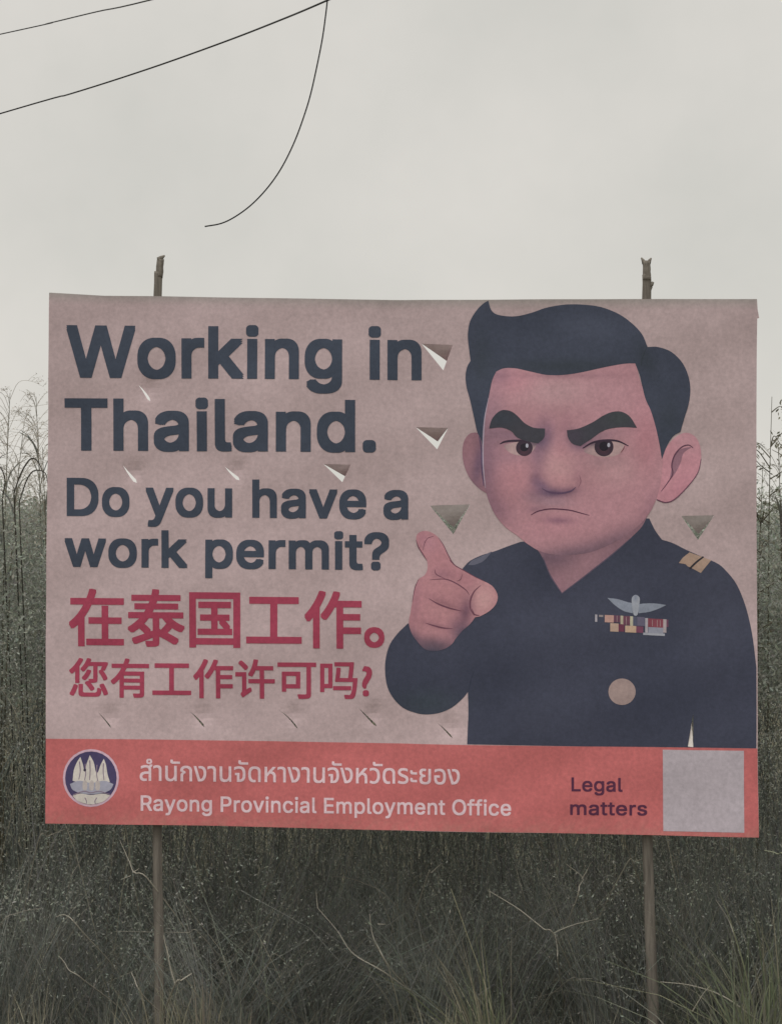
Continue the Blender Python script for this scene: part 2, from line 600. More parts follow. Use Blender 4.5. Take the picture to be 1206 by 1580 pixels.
# ---- lettering
GLYPHS = (
    '.:188:108,-4,95,-4,83,-4,72,0,63,9,54,18,50,28,50,41,50,54,54,65,63,73,72,82,83,87,95,87,108,87,119,82,128,73,137,65,141,54,141,41,141,28,137,18,128,9,119,0;?:358:153,152,132,152,132,154,132,157,132,159,132,190,135,213,141,230,147,246,156,259,168,269,179,279,193,288,209,298,224,308,237,320,247,334,257,348,262,365,262,384,262,400,258,413,250,425,243,437,233,446,220,452,208,458,193,462,178,462,163,462,150,459,137,453,124,447,114,438,106,425,98,413,93,397,92,378,70,378,49,378,27,378,28,407,35,432,49,452,63,473,80,489,103,499,125,510,150,516,178,516,207,516,233,510,255,498,277,487,294,471,306,451,318,431,324,408,324,382,324,354,318,331,306,311,294,292,277,275,254,261,240,252,228,243,219,235,210,227,204,217,200,205,196,194,194,178,194,158,194,156,194,154,194,152,173,152|176,-4,164,-4,151,-4,140,0,131,9,123,18,118,28,118,41,118,53,123,64,131,73,140,82,151,86,164,86,176,86,187,82,196,73,205,64,209,53,209,41,209,28,205,18,196,9,187,0;D:502:271,0,219,0,178,0,137,0,96,0,96,19,96,38,96,57,136,57,175,57,215,57,256,57,291,65,318,81,345,97,366,119,379,149,392,179,399,214,399,255,399,296,392,331,379,361,366,390,346,412,320,428,293,444,260,452,221,452,178,452,136,452,93,452,93,471,93,490,93,509,137,509,181,509,225,509,275,509,317,499,353,478,388,458,415,429,433,391,452,353,462,308,462,255,462,202,452,157,433,119,414,81,387,51,351,31,314,10|103,509,125,509,125,339,125,170,125,0,103,0,82,0,60,0,60,170,60,339,60,509,82,509;E:419:165,0,60,0,60,170,60,339,60,509,164,509,268,509,372,509,372,490,372,471,372,452,290,452,207,452,125,452,125,396,125,341,125,286,202,286,278,286,355,286,355,267,355,248,355,229,278,229,202,229,125,229,125,172,125,114,125,57,208,57,292,57,375,57,375,38,375,19,375,0,270,0;L:393:160,0,60,0,60,170,60,339,60,509,82,509,103,509,125,509,125,358,125,208,125,57,203,57,282,57,361,57,361,38,361,19,361,0,261,0;O:533:311,-7,267,-7,223,-7,184,4,150,25,116,46,90,76,70,115,50,154,40,201,40,254,40,308,50,354,70,393,90,432,116,462,150,484,184,505,223,516,267,516,311,516,350,505,384,484,418,462,444,432,464,393,483,354,493,308,493,254,493,201,483,154,464,115,444,76,418,46,384,25,350,4|236,53,267,53,297,53,325,61,349,76,374,91,394,114,408,144,423,174,430,211,430,254,430,298,423,335,408,365,394,395,374,417,349,433,325,448,297,456,267,456,236,456,209,448,184,433,159,417,140,394,125,364,111,334,103,297,103,254,103,211,111,174,125,144,140,114,159,92,184,76,209,61;P:445:82,0,60,0,60,170,60,339,60,509,118,509,177,509,235,509,274,509,307,502,332,487,358,473,377,454,390,430,402,405,409,378,409,348,409,317,402,290,390,265,377,241,358,222,332,207,307,193,274,186,235,186,193,186,151,186,109,186,109,205,109,224,109,242,150,242,191,242,233,242,259,242,281,247,297,256,313,265,325,278,333,294,341,310,344,328,344,348,344,368,341,386,333,402,325,417,313,430,297,439,280,448,259,452,232,452,196,452,160,452,125,452,125,301,125,151,125,0,103,0;R:449:82,0,60,0,60,170,60,339,60,509,119,509,177,509,236,509,275,509,307,502,333,489,359,475,378,457,390,433,403,410,409,382,409,352,409,321,'
    '403,295,390,271,378,248,359,230,333,217,307,204,275,198,236,198,189,198,143,198,96,198,96,217,96,236,96,255,142,255,188,255,234,255,260,255,281,259,298,267,314,275,326,286,334,300,341,315,345,332,345,352,345,372,341,390,334,405,326,420,314,431,298,440,281,448,259,452,233,452,197,452,161,452,125,452,125,301,125,151,125,0,103,0|378,0,353,0,312,76,271,153,230,229,254,229,279,229,303,229,344,153,386,76,428,0,403,0;T:449:85,452,32,452,32,471,32,490,32,509,160,509,288,509,417,509,417,490,417,471,417,452,363,452,310,452,257,452,257,301,257,151,257,0,235,0,214,0,193,0,193,151,193,301,193,452,139,452;W:686:180,0,155,0,109,170,63,339,16,509,38,509,60,509,82,509,109,404,136,300,163,196,168,179,172,163,175,145,179,128,183,111,187,94,190,76,194,58,197,40,194,40,192,40,189,40,193,58,196,76,200,94,203,111,207,128,211,145,215,163,220,179,224,196,251,300,279,404,306,509,331,509,355,509,380,509,407,404,434,300,462,196,466,179,470,163,474,145,478,128,482,111,486,94,490,76,494,58,497,40,494,40,491,40,488,40,492,58,495,76,499,94,502,111,506,128,510,145,515,163,519,179,523,196,550,300,576,404,603,509,625,509,647,509,670,509,623,339,577,170,530,0,505,0,480,0,455,0,426,108,397,215,368,323,362,344,357,367,351,391,346,416,341,444,336,475,341,475,345,475,350,475,345,445,340,419,335,395,330,371,324,347,318,323,289,215,260,108,230,0,205,0;a:389:182,-9,160,-9,136,-9,114,-4,94,5,75,14,59,27,48,45,36,62,30,83,30,108,30,130,35,147,43,161,52,175,63,185,78,193,92,201,108,207,125,211,143,215,160,218,178,220,201,223,219,225,234,227,248,228,258,231,265,235,272,239,276,245,276,255,276,255,276,256,276,257,276,272,273,286,267,297,261,308,252,316,240,322,228,328,213,331,196,331,178,331,162,328,149,322,136,317,126,309,118,301,110,292,104,283,100,274,80,280,61,285,41,291,50,314,62,332,79,346,95,360,113,369,133,375,153,381,173,384,194,384,208,384,223,383,239,379,255,376,271,370,286,360,301,351,313,338,322,320,332,303,337,280,337,251,337,168,337,84,337,0,317,0,297,0,277,0,277,17,277,35,277,52,275,52,274,52,272,52,268,43,261,34,252,25,243,15,230,7,215,1,200,-5|155,45,170,45,193,45,212,50,228,59,243,68,255,79,263,93,271,107,276,122,276,138,276,155,276,173,276,190,273,187,268,184,259,182,251,180,242,178,231,176,221,174,210,172,200,171,190,170,182,169,175,168,161,166,147,163,134,159,121,154,111,148,103,139,96,131,92,119,92,105,92,92,95,81,102,72,109,63,118,57,130,52,142,48;c:396:226,-8,207,-8,173,-8,143,0,117,16,91,33,71,56,56,85,41,114,34,149,34,187,34,227,41,262,56,291,71,321,91,343,117,360,143,376,173,384,207,384,226,384,243,382,260,377,276,372,292,365,305,356,319,347,330,335,340,322,350,309,357,294,362,277,342,272,322,267,303,262,300,272,296,281,290,289,285,297,278,305,270,311,262,317,253,322,242,325,232,328,220,330,207,330,182,330,161,323,145,310,129,297,116,280,108,258,100,237,96,213,96,187,96,162,100,139,108,117,116,96,129,79,145,66,161,53,182,46,207,46,220,46,232,48,243,52,253,55,263,60,271,66,279,72,286,80,292,89,297,97,301,107,304,117,324,112,343,107,363,102,358,85,351,70,341,56,332,43'
    ',320,31,306,21,293,12,277,4,261,-1,244,-6;d:424:219,-8,195,-8,164,-8,136,0,111,16,87,32,68,55,55,84,41,114,34,149,34,189,34,229,41,263,55,293,69,322,88,345,112,361,136,376,164,384,196,384,219,384,238,381,253,373,268,365,279,356,287,346,296,336,302,327,306,319,308,319,309,319,311,319,311,382,311,446,311,509,331,509,351,509,372,509,372,339,372,170,372,0,352,0,332,0,313,0,313,20,313,39,313,59,311,59,309,59,307,59,302,51,295,42,287,31,278,21,267,12,252,4,238,-4|181,47,205,47,227,47,247,53,263,65,279,77,291,94,299,115,308,136,312,161,312,189,312,217,308,242,300,263,292,284,279,300,263,312,247,324,228,330,205,330,181,330,161,324,145,311,129,299,116,282,108,261,100,240,96,216,96,189,96,162,100,138,109,117,117,95,129,78,145,66,161,53;e:404:238,-8,212,-8,175,-8,143,0,117,16,90,33,70,56,56,85,41,114,34,148,34,187,34,226,41,260,55,290,69,319,89,343,115,359,141,376,171,384,205,384,226,384,246,381,266,374,285,367,303,356,319,341,335,326,348,306,357,282,366,258,371,228,371,194,371,186,371,178,371,169,272,169,174,169,75,169,75,187,75,204,75,221,163,221,250,221,338,221,329,215,319,208,310,202,310,227,306,249,298,269,290,288,278,303,263,314,247,325,228,330,205,330,182,330,163,325,146,313,130,302,118,288,109,270,100,251,96,232,96,211,96,200,96,189,96,178,96,150,101,126,110,106,120,87,134,72,151,61,168,51,189,46,212,46,228,46,241,48,254,53,266,57,277,64,285,73,294,82,301,93,306,105,325,101,345,96,365,91,359,71,349,54,335,39,321,24,303,13,283,4,262,-4;f:254:154,379,228,379,228,362,228,344,228,327,154,327,80,327,6,327,6,344,6,362,6,379,80,379|101,0,81,0,81,144,81,288,81,432,81,453,86,471,96,486,106,500,119,511,135,519,152,526,169,530,187,530,201,530,213,529,222,527,232,525,238,523,243,521,238,503,233,486,227,468,224,470,220,471,215,472,210,473,203,474,195,474,176,474,163,469,154,460,146,451,142,437,142,419,142,279,142,140,142,0,121,0;g:425:238,-151,207,-151,179,-151,155,-147,134,-140,113,-132,96,-123,82,-110,69,-98,58,-84,51,-69,67,-60,84,-50,101,-41,107,-49,113,-57,122,-66,130,-75,141,-82,154,-88,168,-94,186,-97,207,-97,238,-97,263,-90,282,-75,302,-60,311,-37,311,-6,311,19,311,44,311,68,310,68,308,68,306,68,301,60,295,51,287,41,278,32,267,23,252,16,238,8,219,5,195,5,164,5,137,12,113,27,88,41,69,62,55,90,41,118,34,152,34,191,34,230,41,264,55,293,69,322,88,345,112,361,137,376,165,384,196,384,220,384,239,381,253,373,268,365,280,356,288,346,297,336,303,327,308,319,309,319,311,319,313,319,313,339,313,359,313,379,333,379,353,379,372,379,372,250,372,121,372,-9,372,-42,365,-69,350,-90,335,-111,316,-126,291,-136,266,-146|181,59,205,59,228,59,248,64,264,75,280,86,292,101,300,121,308,141,312,165,312,193,312,220,308,243,300,264,292,284,280,301,264,312,248,324,228,330,205,330,181,330,161,324,145,312,129,299,117,283,109,262,100,242,96,219,96,193,96,166,100,143,109,123,117,103,129,87,145,76,162,65;h:410:114,249,114,227,114,151,114,76,114,0,93,0,73,0,53,0,53,170,53,339,53,509,73,509,93,509,114,509,114,435,114,361,114,287,110,287,106,287,102,287,114,322,131,347,152,362,174,377,199,3'
    '84,227,384,253,384,276,379,295,369,315,358,330,342,341,321,352,299,357,273,357,240,357,160,357,80,357,0,337,0,316,0,296,0,296,78,296,157,296,235,296,265,288,288,273,304,258,321,237,329,210,329,192,329,175,325,161,317,146,309,135,298,126,283,118,267;i:167:73,0,53,0,53,126,53,253,53,379,73,379,93,379,114,379,114,253,114,126,114,0,93,0|95,443,84,443,72,443,62,447,54,455,45,462,41,472,41,483,41,494,45,504,54,512,62,520,72,524,84,524,95,524,106,520,114,512,122,504,126,494,126,483,126,472,122,462,114,455,106,447;k:381:132,158,110,137,110,162,110,187,110,212,113,212,117,212,121,212,175,268,230,323,284,379,310,379,335,379,360,379,301,319,243,259,184,199,182,199,179,199,177,199,155,178|73,0,53,0,53,170,53,339,53,509,73,509,93,509,114,509,114,339,114,170,114,0,93,0|320,0,294,0,245,62,197,124,148,186,162,200,177,214,191,229,252,152,312,76,372,0,346,0;l:189:147,-2,139,-2,110,-2,88,5,74,20,60,35,53,57,53,84,53,226,53,367,53,509,73,509,93,509,114,509,114,372,114,235,114,99,114,81,116,69,120,62,125,55,133,52,146,52,152,52,157,52,160,53,164,53,167,54,170,54,173,37,177,20,181,3,175,1,169,0,162,-1,154,-2;m:610:73,0,53,0,53,126,53,253,53,379,72,379,92,379,112,379,112,351,112,323,112,295,111,295,109,295,108,295,113,316,121,332,132,346,144,359,157,369,172,376,187,383,203,386,219,386,247,386,270,378,287,361,305,344,316,322,321,295,318,295,315,295,312,295,317,313,325,329,337,343,349,357,364,367,381,375,398,382,416,386,437,386,459,386,479,381,497,372,515,362,530,348,541,328,551,309,557,285,557,255,557,170,557,85,557,0,536,0,516,0,496,0,496,85,496,169,496,254,496,281,488,301,473,313,457,325,439,330,419,330,402,330,387,327,374,320,362,313,352,303,345,290,339,278,335,263,335,247,335,165,335,82,335,0,315,0,295,0,274,0,274,87,274,173,274,260,274,281,267,298,253,311,239,324,221,330,199,330,185,330,171,327,158,320,144,313,134,303,126,289,118,276,114,258,114,238,114,159,114,79,114,0,93,0;n:410:114,249,114,227,114,151,114,76,114,0,93,0,73,0,53,0,53,126,53,253,53,379,72,379,92,379,112,379,112,349,112,318,112,287,109,287,106,287,102,287,114,322,131,347,152,362,174,377,199,384,227,384,253,384,276,379,295,369,314,358,330,342,341,321,352,299,357,273,357,240,357,160,357,80,357,0,337,0,316,0,296,0,296,78,296,157,296,235,296,265,288,288,273,304,258,321,237,329,210,329,192,329,175,325,161,317,146,309,135,298,126,283,118,267;o:415:242,-8,207,-8,173,-8,143,0,117,16,91,33,71,56,56,85,41,114,34,149,34,187,34,227,41,262,56,291,71,321,91,343,117,360,143,376,173,384,207,384,242,384,273,376,299,360,325,343,345,321,359,291,374,262,381,227,381,187,381,149,374,114,359,85,345,56,325,33,299,16,273,0|182,46,207,46,233,46,254,53,270,66,287,79,299,96,307,117,315,139,319,162,319,187,319,213,315,236,307,258,299,280,287,297,270,310,254,323,233,330,207,330,182,330,161,323,145,310,129,297,116,280,108,258,100,237,96,213,96,187,96,162,100,139,108,117,116,96,129,79,145,66,161,53;p:424:73,-143,53,-143,53,31,53,205,53,379,72,379,92,379,112,379,112,359,112,339,112,319,114,319,116,319,118,319,123,327,129,336,137,34'
    '6,145,356,157,365,171,373,186,381,205,384,229,384,261,384,289,376,313,361,337,345,356,322,370,293,383,263,390,229,390,189,390,149,383,114,370,84,356,55,337,32,313,16,289,0,261,-8,229,-8,206,-8,187,-4,173,4,158,12,146,21,138,31,130,42,123,51,118,59,117,59,115,59,114,59,114,-8,114,-76,114,-143,93,-143|197,47,220,47,244,47,263,53,279,66,295,78,308,95,316,117,324,138,328,162,328,189,328,216,324,240,316,261,308,282,296,299,280,311,264,324,244,330,220,330,197,330,177,324,161,312,145,300,133,284,125,263,117,242,113,217,113,189,113,161,117,136,125,115,133,94,146,77,162,65,178,53;r:259:73,0,53,0,53,126,53,253,53,379,72,379,92,379,112,379,112,360,112,340,112,321,113,321,114,321,115,321,122,340,135,355,152,367,170,379,190,385,213,385,218,385,223,385,229,384,235,384,240,384,243,384,243,363,243,343,243,322,242,323,237,323,230,324,223,325,215,326,207,326,189,326,173,322,159,315,145,307,134,297,126,284,118,270,114,255,114,237,114,158,114,79,114,0,93,0;s:365:211,-8,182,-8,156,-8,133,-4,112,3,92,11,75,23,62,38,49,53,40,72,36,94,55,98,74,102,94,107,99,86,109,70,124,60,139,50,158,45,181,45,208,45,229,51,244,62,260,74,268,87,268,103,268,116,263,127,254,136,245,144,231,151,212,155,191,160,170,165,149,170,115,178,89,191,72,208,55,225,47,247,47,274,47,296,53,315,65,332,77,348,94,361,115,370,136,380,160,384,187,384,213,384,235,380,254,372,272,365,287,353,299,339,310,325,319,309,324,290,305,286,287,281,268,277,263,292,255,304,243,316,230,327,212,333,187,333,165,333,146,327,131,317,116,306,109,293,109,277,109,263,114,252,124,243,134,235,150,228,172,223,191,218,210,214,229,209,264,201,290,188,306,171,323,154,331,133,331,107,331,84,325,64,312,47,300,30,282,16,260,6,237,-3;t:227:138,379,204,379,204,362,204,344,204,327,138,327,72,327,6,327,6,344,6,362,6,379,72,379|65,345,65,471,85,471,106,471,126,471,126,347,126,222,126,98,126,81,129,69,136,61,143,54,154,50,170,50,174,50,179,50,185,51,191,52,197,53,202,54,206,36,209,19,213,2,207,0,200,-2,192,-3,184,-4,176,-4,168,-4,136,-4,110,4,92,21,74,38,65,62,65,93,65,219;u:410:211,-5,182,-5,157,-5,134,0,115,11,95,21,80,37,69,59,58,80,53,107,53,139,53,219,53,299,53,379,73,379,93,379,114,379,114,301,114,222,114,144,114,114,121,91,137,75,152,58,173,50,200,50,218,50,235,54,249,62,264,70,275,81,283,97,292,112,296,131,296,153,296,228,296,304,296,379,316,379,337,379,357,379,357,253,357,126,357,0,337,0,318,0,298,0,298,31,298,61,298,92,301,92,304,92,307,92,295,57,279,32,257,17,235,2;v:389:184,0,163,0,114,126,66,253,17,379,40,379,62,379,84,379,111,305,138,230,165,155,174,132,181,110,187,87,193,64,199,42,206,21,198,21,191,21,184,21,191,42,197,64,203,87,209,110,216,132,224,155,251,230,278,305,305,379,327,379,349,379,371,379,323,253,275,126,226,0,205,0;w:567:158,0,138,0,99,126,61,253,23,379,44,379,66,379,87,379,103,324,118,269,133,214,140,191,147,165,154,137,161,108,168,76,175,41,172,41,168,41,165,41,172,75,179,106,186,135,193,163,199,190,206,214,221,269,237,324,252,379,273,379,295,379,316,379,332,324,347,269,362,214,368,190,375,164,382,136,388,107,39'
    '5,76,402,41,399,41,395,41,391,41,399,75,406,107,413,135,420,164,427,190,434,214,449,269,465,324,480,379,502,379,523,379,545,379,506,253,468,126,429,0,409,0,389,0,368,0,352,57,335,114,319,172,314,189,309,207,305,225,300,243,295,261,291,280,286,299,281,318,277,338,281,338,286,338,291,338,286,319,281,299,277,280,272,261,267,243,263,225,258,206,253,189,248,172,231,114,215,57,199,0,178,0;y:389:51,-140,47,-139,52,-121,57,-103,61,-86,65,-86,68,-87,71,-87,83,-90,94,-91,104,-89,114,-87,122,-82,130,-74,138,-66,145,-53,151,-36,155,-24,159,-13,163,-1,114,126,66,252,17,379,40,379,62,379,84,379,111,305,138,230,165,155,174,132,181,109,187,87,193,64,199,42,206,21,198,21,191,21,184,21,190,42,196,64,202,87,209,110,216,132,224,155,251,230,278,305,305,379,327,379,349,379,371,379,316,234,260,88,204,-58,196,-78,187,-94,177,-107,166,-120,153,-129,139,-136,125,-142,109,-145,91,-145,81,-145,72,-144,65,-143,57,-142'
)
GLYPH = {}
for g_ in GLYPHS.split(';'):
    ch_, adv_, sp_ = g_[0], *g_[2:].split(':')
    GLYPH[ch_] = (int(adv_) / 1000, [np.array(list(map(int, q.split(',')))).reshape(-1, 3, 2) / 1000 for q in sp_.split('|')])

def bez(P, n=5):
    """closed bezier outline (handle, point, handle) as a list of points"""
    out = []
    for (l, k, r), (l2, k2, r2) in zip(P, np.roll(P, -1, 0)):
        a, b = k2 - k, r - k
        if abs(a[0] * b[1] - a[1] * b[0]) < 1e-5 and abs(a[0] * (l2 - k)[1] - a[1] * (l2 - k)[0]) < 1e-5:
            out.append(k)
            continue
        for i in range(n):
            t = i / n
            out.append(k * (1 - t) ** 3 + 3 * r * t * (1 - t) ** 2 + 3 * l2 * t * t * (1 - t) + k2 * t ** 3)
    return np.array(out)

def text_loops(body, drawn):
    """outlines of a line of lettering, one list of closed loops per sign"""
    signs = []
    if drawn:                                               # Latin: outlines written out above
        x = 0.0
        for ch in body:
            if ch == ' ':
                x += 0.20
                continue
            adv, spl = GLYPH[ch]
            signs.append([bez(P + np.array([x, 0])) for P in spl])
            x += adv + 0.012
        return signs
    c = bpy.data.curves.new("letters", 'FONT')
    c.body = body
    t = bpy.data.objects.new("letters", c)
    COL.objects.link(t)
    bpy.context.view_layer.update()
    k = t.to_curve(bpy.context.evaluated_depsgraph_get())
    loops = []
    for sp in k.splines:
        P = np.array([[tuple(p.handle_left)[:2], tuple(p.co)[:2], tuple(p.handle_right)[:2]] for p in sp.bezier_points])
        loops.append(bez(P, 4))
    t.to_curve_clear()
    bpy.data.objects.remove(t)
    # loops that overlap belong to one sign
    left = list(range(len(loops)))
    while left:
        g = [left.pop(0)]
        grew = True
        while grew:
            grew = False
            for j in list(left):
                for i in g:
                    A, B = loops[i], loops[j]
                    if (A.min(0) < B.max(0)).all() and (B.min(0) < A.max(0)).all():
                        g.append(j)
                        left.remove(j)
                        grew = True
                        break
        signs.append([loops[i] for i in g])
    return signs

def winding(loops, X, Y):
    w = np.zeros(X.shape, int)
    for L in loops:
        for (x1, y1), (x2, y2) in zip(L, np.roll(L, -1, 0)):
            if y1 != y2:
                hit = ((y2 > Y) != (y1 > Y)) & (X < (x2 - x1) * (Y - y1) / (y2 - y1) + x1)
                w += np.where(hit, 1 if y2 > y1 else -1, 0)
    return w != 0

def lettering(name, body, x0, x1, yb0, yb1, ht, col, bold, parent, h=0.0012, ref=0.86, grid=8.0, drawn=False):
    """bold: how far, in photo pixels, each stroke is swollen"""
    signs = text_loops(body, drawn)
    words = sum([[i] * len(w) for i, w in enumerate(body.split(' '))], []) if drawn else [0] * len(signs)
    ref = 0.5087 if drawn else ref
    allp = np.concatenate([L for g in signs for L in g])
    lo, hi = allp[:, 0].min(), allp[:, 0].max()
    out = {}
    q = 1.0
    dirs = [(0, 0), (1, 0), (-1, 0), (0, 1), (0, -1), (q, q), (q, -q), (-q, q), (-q, -q)]
    for g, w_ in zip(signs, words):
        G = []
        for L in g:
            X = x0 + bold + (L[:, 0] - lo) / (hi - lo) * (x1 - x0 - 2 * bold)
            Y = yb0 + (yb1 - yb0) * (X - x0) / (x1 - x0) - bold - L[:, 1] / ref * (ht - 2 * bold)
            G.append(np.stack([X, Y], 1))
        pts, edges = [], []
        for L in G:
            M = []
            for p, r in zip(L, np.roll(L, -1, 0)):
                k = max(1, int(math.ceil(np.hypot(*(r - p)) / grid)))
                M += [p + (r - p) * i / k for i in range(k)]
            o = len(pts)
            pts += M
            edges += [(o + i, o + (i + 1) % len(M)) for i in range(len(M))]
        A = np.concatenate(G)
        gx, gy = np.meshgrid(np.arange(A[:, 0].min() + grid / 2, A[:, 0].max(), grid), np.arange(A[:, 1].min() + grid / 2, A[:, 1].max(), grid))
        gx, gy = gx.ravel(), gy.ravel()
        ok = winding(G, gx, gy)
        pts += list(np.stack([gx[ok], gy[ok]], 1))
        V, _, T, _, _, _ = geometry.delaunay_2d_cdt([Vector((float(p[0]), float(p[1]))) for p in pts], edges, [], 0, 1e-4)
        V = np.array([tuple(v) for v in V])
        T = np.array([list(t) for t in T])
        c = V[T].mean(1)
        T = T[winding(G, c[:, 0], c[:, 1])]
        e1, e2 = V[T[:, 1]] - V[T[:, 0]], V[T[:, 2]] - V[T[:, 0]]
        fl = (e1[:, 0] * e2[:, 1] - e1[:, 1] * e2[:, 0]) > 0
        T[fl] = T[fl][:, ::-1]
        for j, (dx, dy) in enumerate(dirs):
            vs, fs = out.setdefault(w_, ([], []))               # one mesh for each word
            n = sum(len(v) for v in vs)
            vs.append(lift(st_of(V + np.array([dx, dy]) * bold), h + j * 0.00005))
            fs += [[i + n for i in t] for t in T]
    for vs, fs in out.values():
        v = np.concatenate(vs)
        mesh_obj(name, v, fs, M_INK, parent, np.repeat(np.asarray(col)[None], len(v), 0))

lettering("headline_lettering", "Working in", 103.5, 650, 583, 586.5, 81, NAVY, 3.1, banner, drawn=True)
lettering("headline_lettering", "Thailand.", 100, 580, 695, 698, 80.5, NAVY, 3.1, banner, drawn=True)
lettering("question_lettering", "Do you have a", 103, 629.5, 796, 801.5, 59, NAVY, 2.1, banner, drawn=True)
lettering("question_lettering", "work permit?", 100, 600, 874.5, 880, 58, NAVY, 2.1, banner, drawn=True)
lettering("chinese_headline", "在泰国工作。", 106, 593, 990, 994, 84, RED, 1.75, banner)
lettering("chinese_question", "您有工作许可吗?", 106, 574, 1071, 1074, 57, RED, 1.0, banner)
lettering("thai_office_name", "สำนักงานจัดหางานจังหวัดระยอง", 216, 709, 1204.5, 1210.5, 34, WHITE_INK, .35, banner, ref=0.79)
lettering("office_name", "Rayong Provincial Employment Office", 217.5, 788, 1251, 1258.5, 24, WHITE_INK, .55, banner, drawn=True)
lettering("legal_lettering", "Legal", 881, 960, 1221, 1222, 21.5, ink(76, 40, 60), .6, banner, drawn=True)
lettering("legal_lettering", "matters", 879, 998, 1257.5, 1259, 21.5, ink(76, 40, 60), .6, banner, drawn=True)

# ---- round seal
seal = Print()
ox, oy = 140.5, 1200.5
seal.put(disc(ox, oy, 43.5, 44.5), ink(176, 150, 160), 0.0024, grid=8)
seal.put(disc(ox, oy, 40, 41), ink(62, 56, 84), 0.0032, grid=8)
PALE, GREY, MID = ink(178, 172, 162), ink(140, 140, 150), ink(118, 104, 116)
E = zc(2.871, 60, 1060)
def s(P, col, h):
    seal.put(outline(P, 4), col, h, grid=6)
s(E((150, 415, 1), (155, 370), (168, 335), (184, 310, 1), (196, 345), (203, 375), (212, 340), (226, 302, 1), (244, 335), (252, 372), (262, 378), (274, 345), (288, 318, 1), (298, 345), (305, 385), (316, 420, 1), (240, 440)), PALE, 0.0040)
s(E((138, 430, 1), (180, 415), (232, 425), (290, 415), (332, 430, 1), (318, 455), (280, 470), (232, 474), (185, 470), (150, 455)), GREY, 0.0046)
s(E((150, 482, 1), (185, 472), (232, 478), (285, 472), (318, 480, 1), (290, 505), (258, 516), (232, 520), (205, 516), (172, 504)), PALE, 0.0048)
for cx_ in (205, 235, 262):
    s(E((cx_ - 10, 425), (cx_, 412), (cx_ + 10, 425), (cx_ + 8, 455), (cx_ - 8, 455)), ink(160, 152, 146), 0.0053)
for a_ in (E((180, 330), (184, 372), (178, 410)), E((226, 325), (228, 370), (226, 412)), E((287, 338), (286, 375), (290, 412)), E((152, 478), (200, 462), (232, 468), (270, 462), (318, 476)), E((206, 340), (208, 385), (204, 412)), E((258, 345), (257, 385), (262, 415)), E((205, 490), (212, 505), (212, 516)), E((258, 490), (250, 505), (252, 516))):
    seal.put(stroke(a_, 1.6, 1.2), MID, 0.0058, grid=6)
seal.put(disc(*E((204, 368))[0], 2.2, n=10), ink(50, 44, 60), 0.0060)
seal.build("round_seal", banner)

# ---- the officer
off = Print()
SKIN = ink(157, 118, 123)
S_PINK = ink(168, 118, 124)
S_LIGHT = ink(170, 136, 139)
S_DARK = ink(112, 84, 98)
S_PURP = ink(92, 74, 96)
UNI = ink(56, 59, 72)
UNI_D = ink(46, 50, 63)
UNI_L = ink(66, 69, 82)
HAIR = ink(55, 60, 72)
HAIR_L = ink(66, 71, 84)
HAIR_D = ink(46, 52, 58)
h = 0.0024

# uniform
uni = outline(
    [(802.5, 836, 1)] + Z2((770, 235), (690, 265), (610, 290), (545, 322), (505, 362, 1), (420, 560), (300, 700), (185, 685, 1), (120, 750), (75, 820), (53, 920), (60, 1030), (90, 1105), (150, 1172), (220, 1203), (290, 1215), (370, 1205), (440, 1175), (500, 1125), (533, 1085, 1), (536, 1200), (532, 1300), (529, 1388, 1)) +
    [(900, 1151.8, 1), (1060, 1153.3, 1), (1166, 1154.8, 1), (1166.4, 1100, 1), (1166, 1030, 1)] +
    Z3((1055, 600), (1030, 480), (1000, 390), (965, 320), (910, 255), (870, 225), (800, 195), (720, 160), (650, 125), (595, 108, 1), (560, 60), (530, 0, 1)) + [(960, 800, 1), (866, 830, 1)])
off.put(uni, shade(UNI, [
    (1010, 1010, 60, 120, 10, UNI_D, .5), (760, 1060, 50, 110, 0, UNI_D, .4), (1100, 940, 60, 70, 20, UNI_L, .6), (920, 960, 90, 40, 0, UNI_L, .35),
    (640, 1060, 40, 60, 0, UNI_D, .5), (660, 1085, 50, 20, 0, ink(56, 66, 70), .5), (830, 1110, 60, 50, 0, UNI_L, .3), (1060, 1090, 40, 60, 0, UNI_D, .3), (840, 880, 30, 60, -30, UNI_D, .4)]),
    h, [VENT_BAND], 9)
off.put(stroke(Z2((536, 1085), (552, 1010), (570, 960)), .6, .6, 1.6), UNI_D, h + .0006, grid=8)
# left shoulder strap
off.put(outline(Z2((535, 345, 1), (560, 318), (610, 296), (672, 266, 1), (655, 290), (620, 325), (570, 345))), ink(86, 87, 99), h + .0007)
# neck
h += .0008
neck = outline(Z2((858, 195, 1), (930, 250), (975, 320), (1005, 390), (1040, 450), (1080, 507, 1)) + Z3((150, 330), (210, 285), (280, 232), (340, 182), (400, 130), (440, 95), (490, 45), (520, -10, 1), (400, -40, 1), (100, 0, 1)))
off.put(neck, shade(ink(122, 94, 102), [(880, 890, 26, 30, -35, ink(134, 104, 110), .8), (905, 868, 40, 14, -38, ink(146, 112, 118), .7), (850, 860, 30, 14, 10, ink(98, 78, 90), .7), (862, 900, 10, 16, 0, ink(138, 104, 112), .6)]), h, grid=5)
for P in (Z3((85, 382), (210, 287), (340, 184), (440, 97)), Z2((970, 300), (1005, 392), (1040, 452), (1080, 510))):
    off.put(stroke(P, 1.0, 1.0, 1.8), ink(84, 74, 88), h + .0005, grid=8)
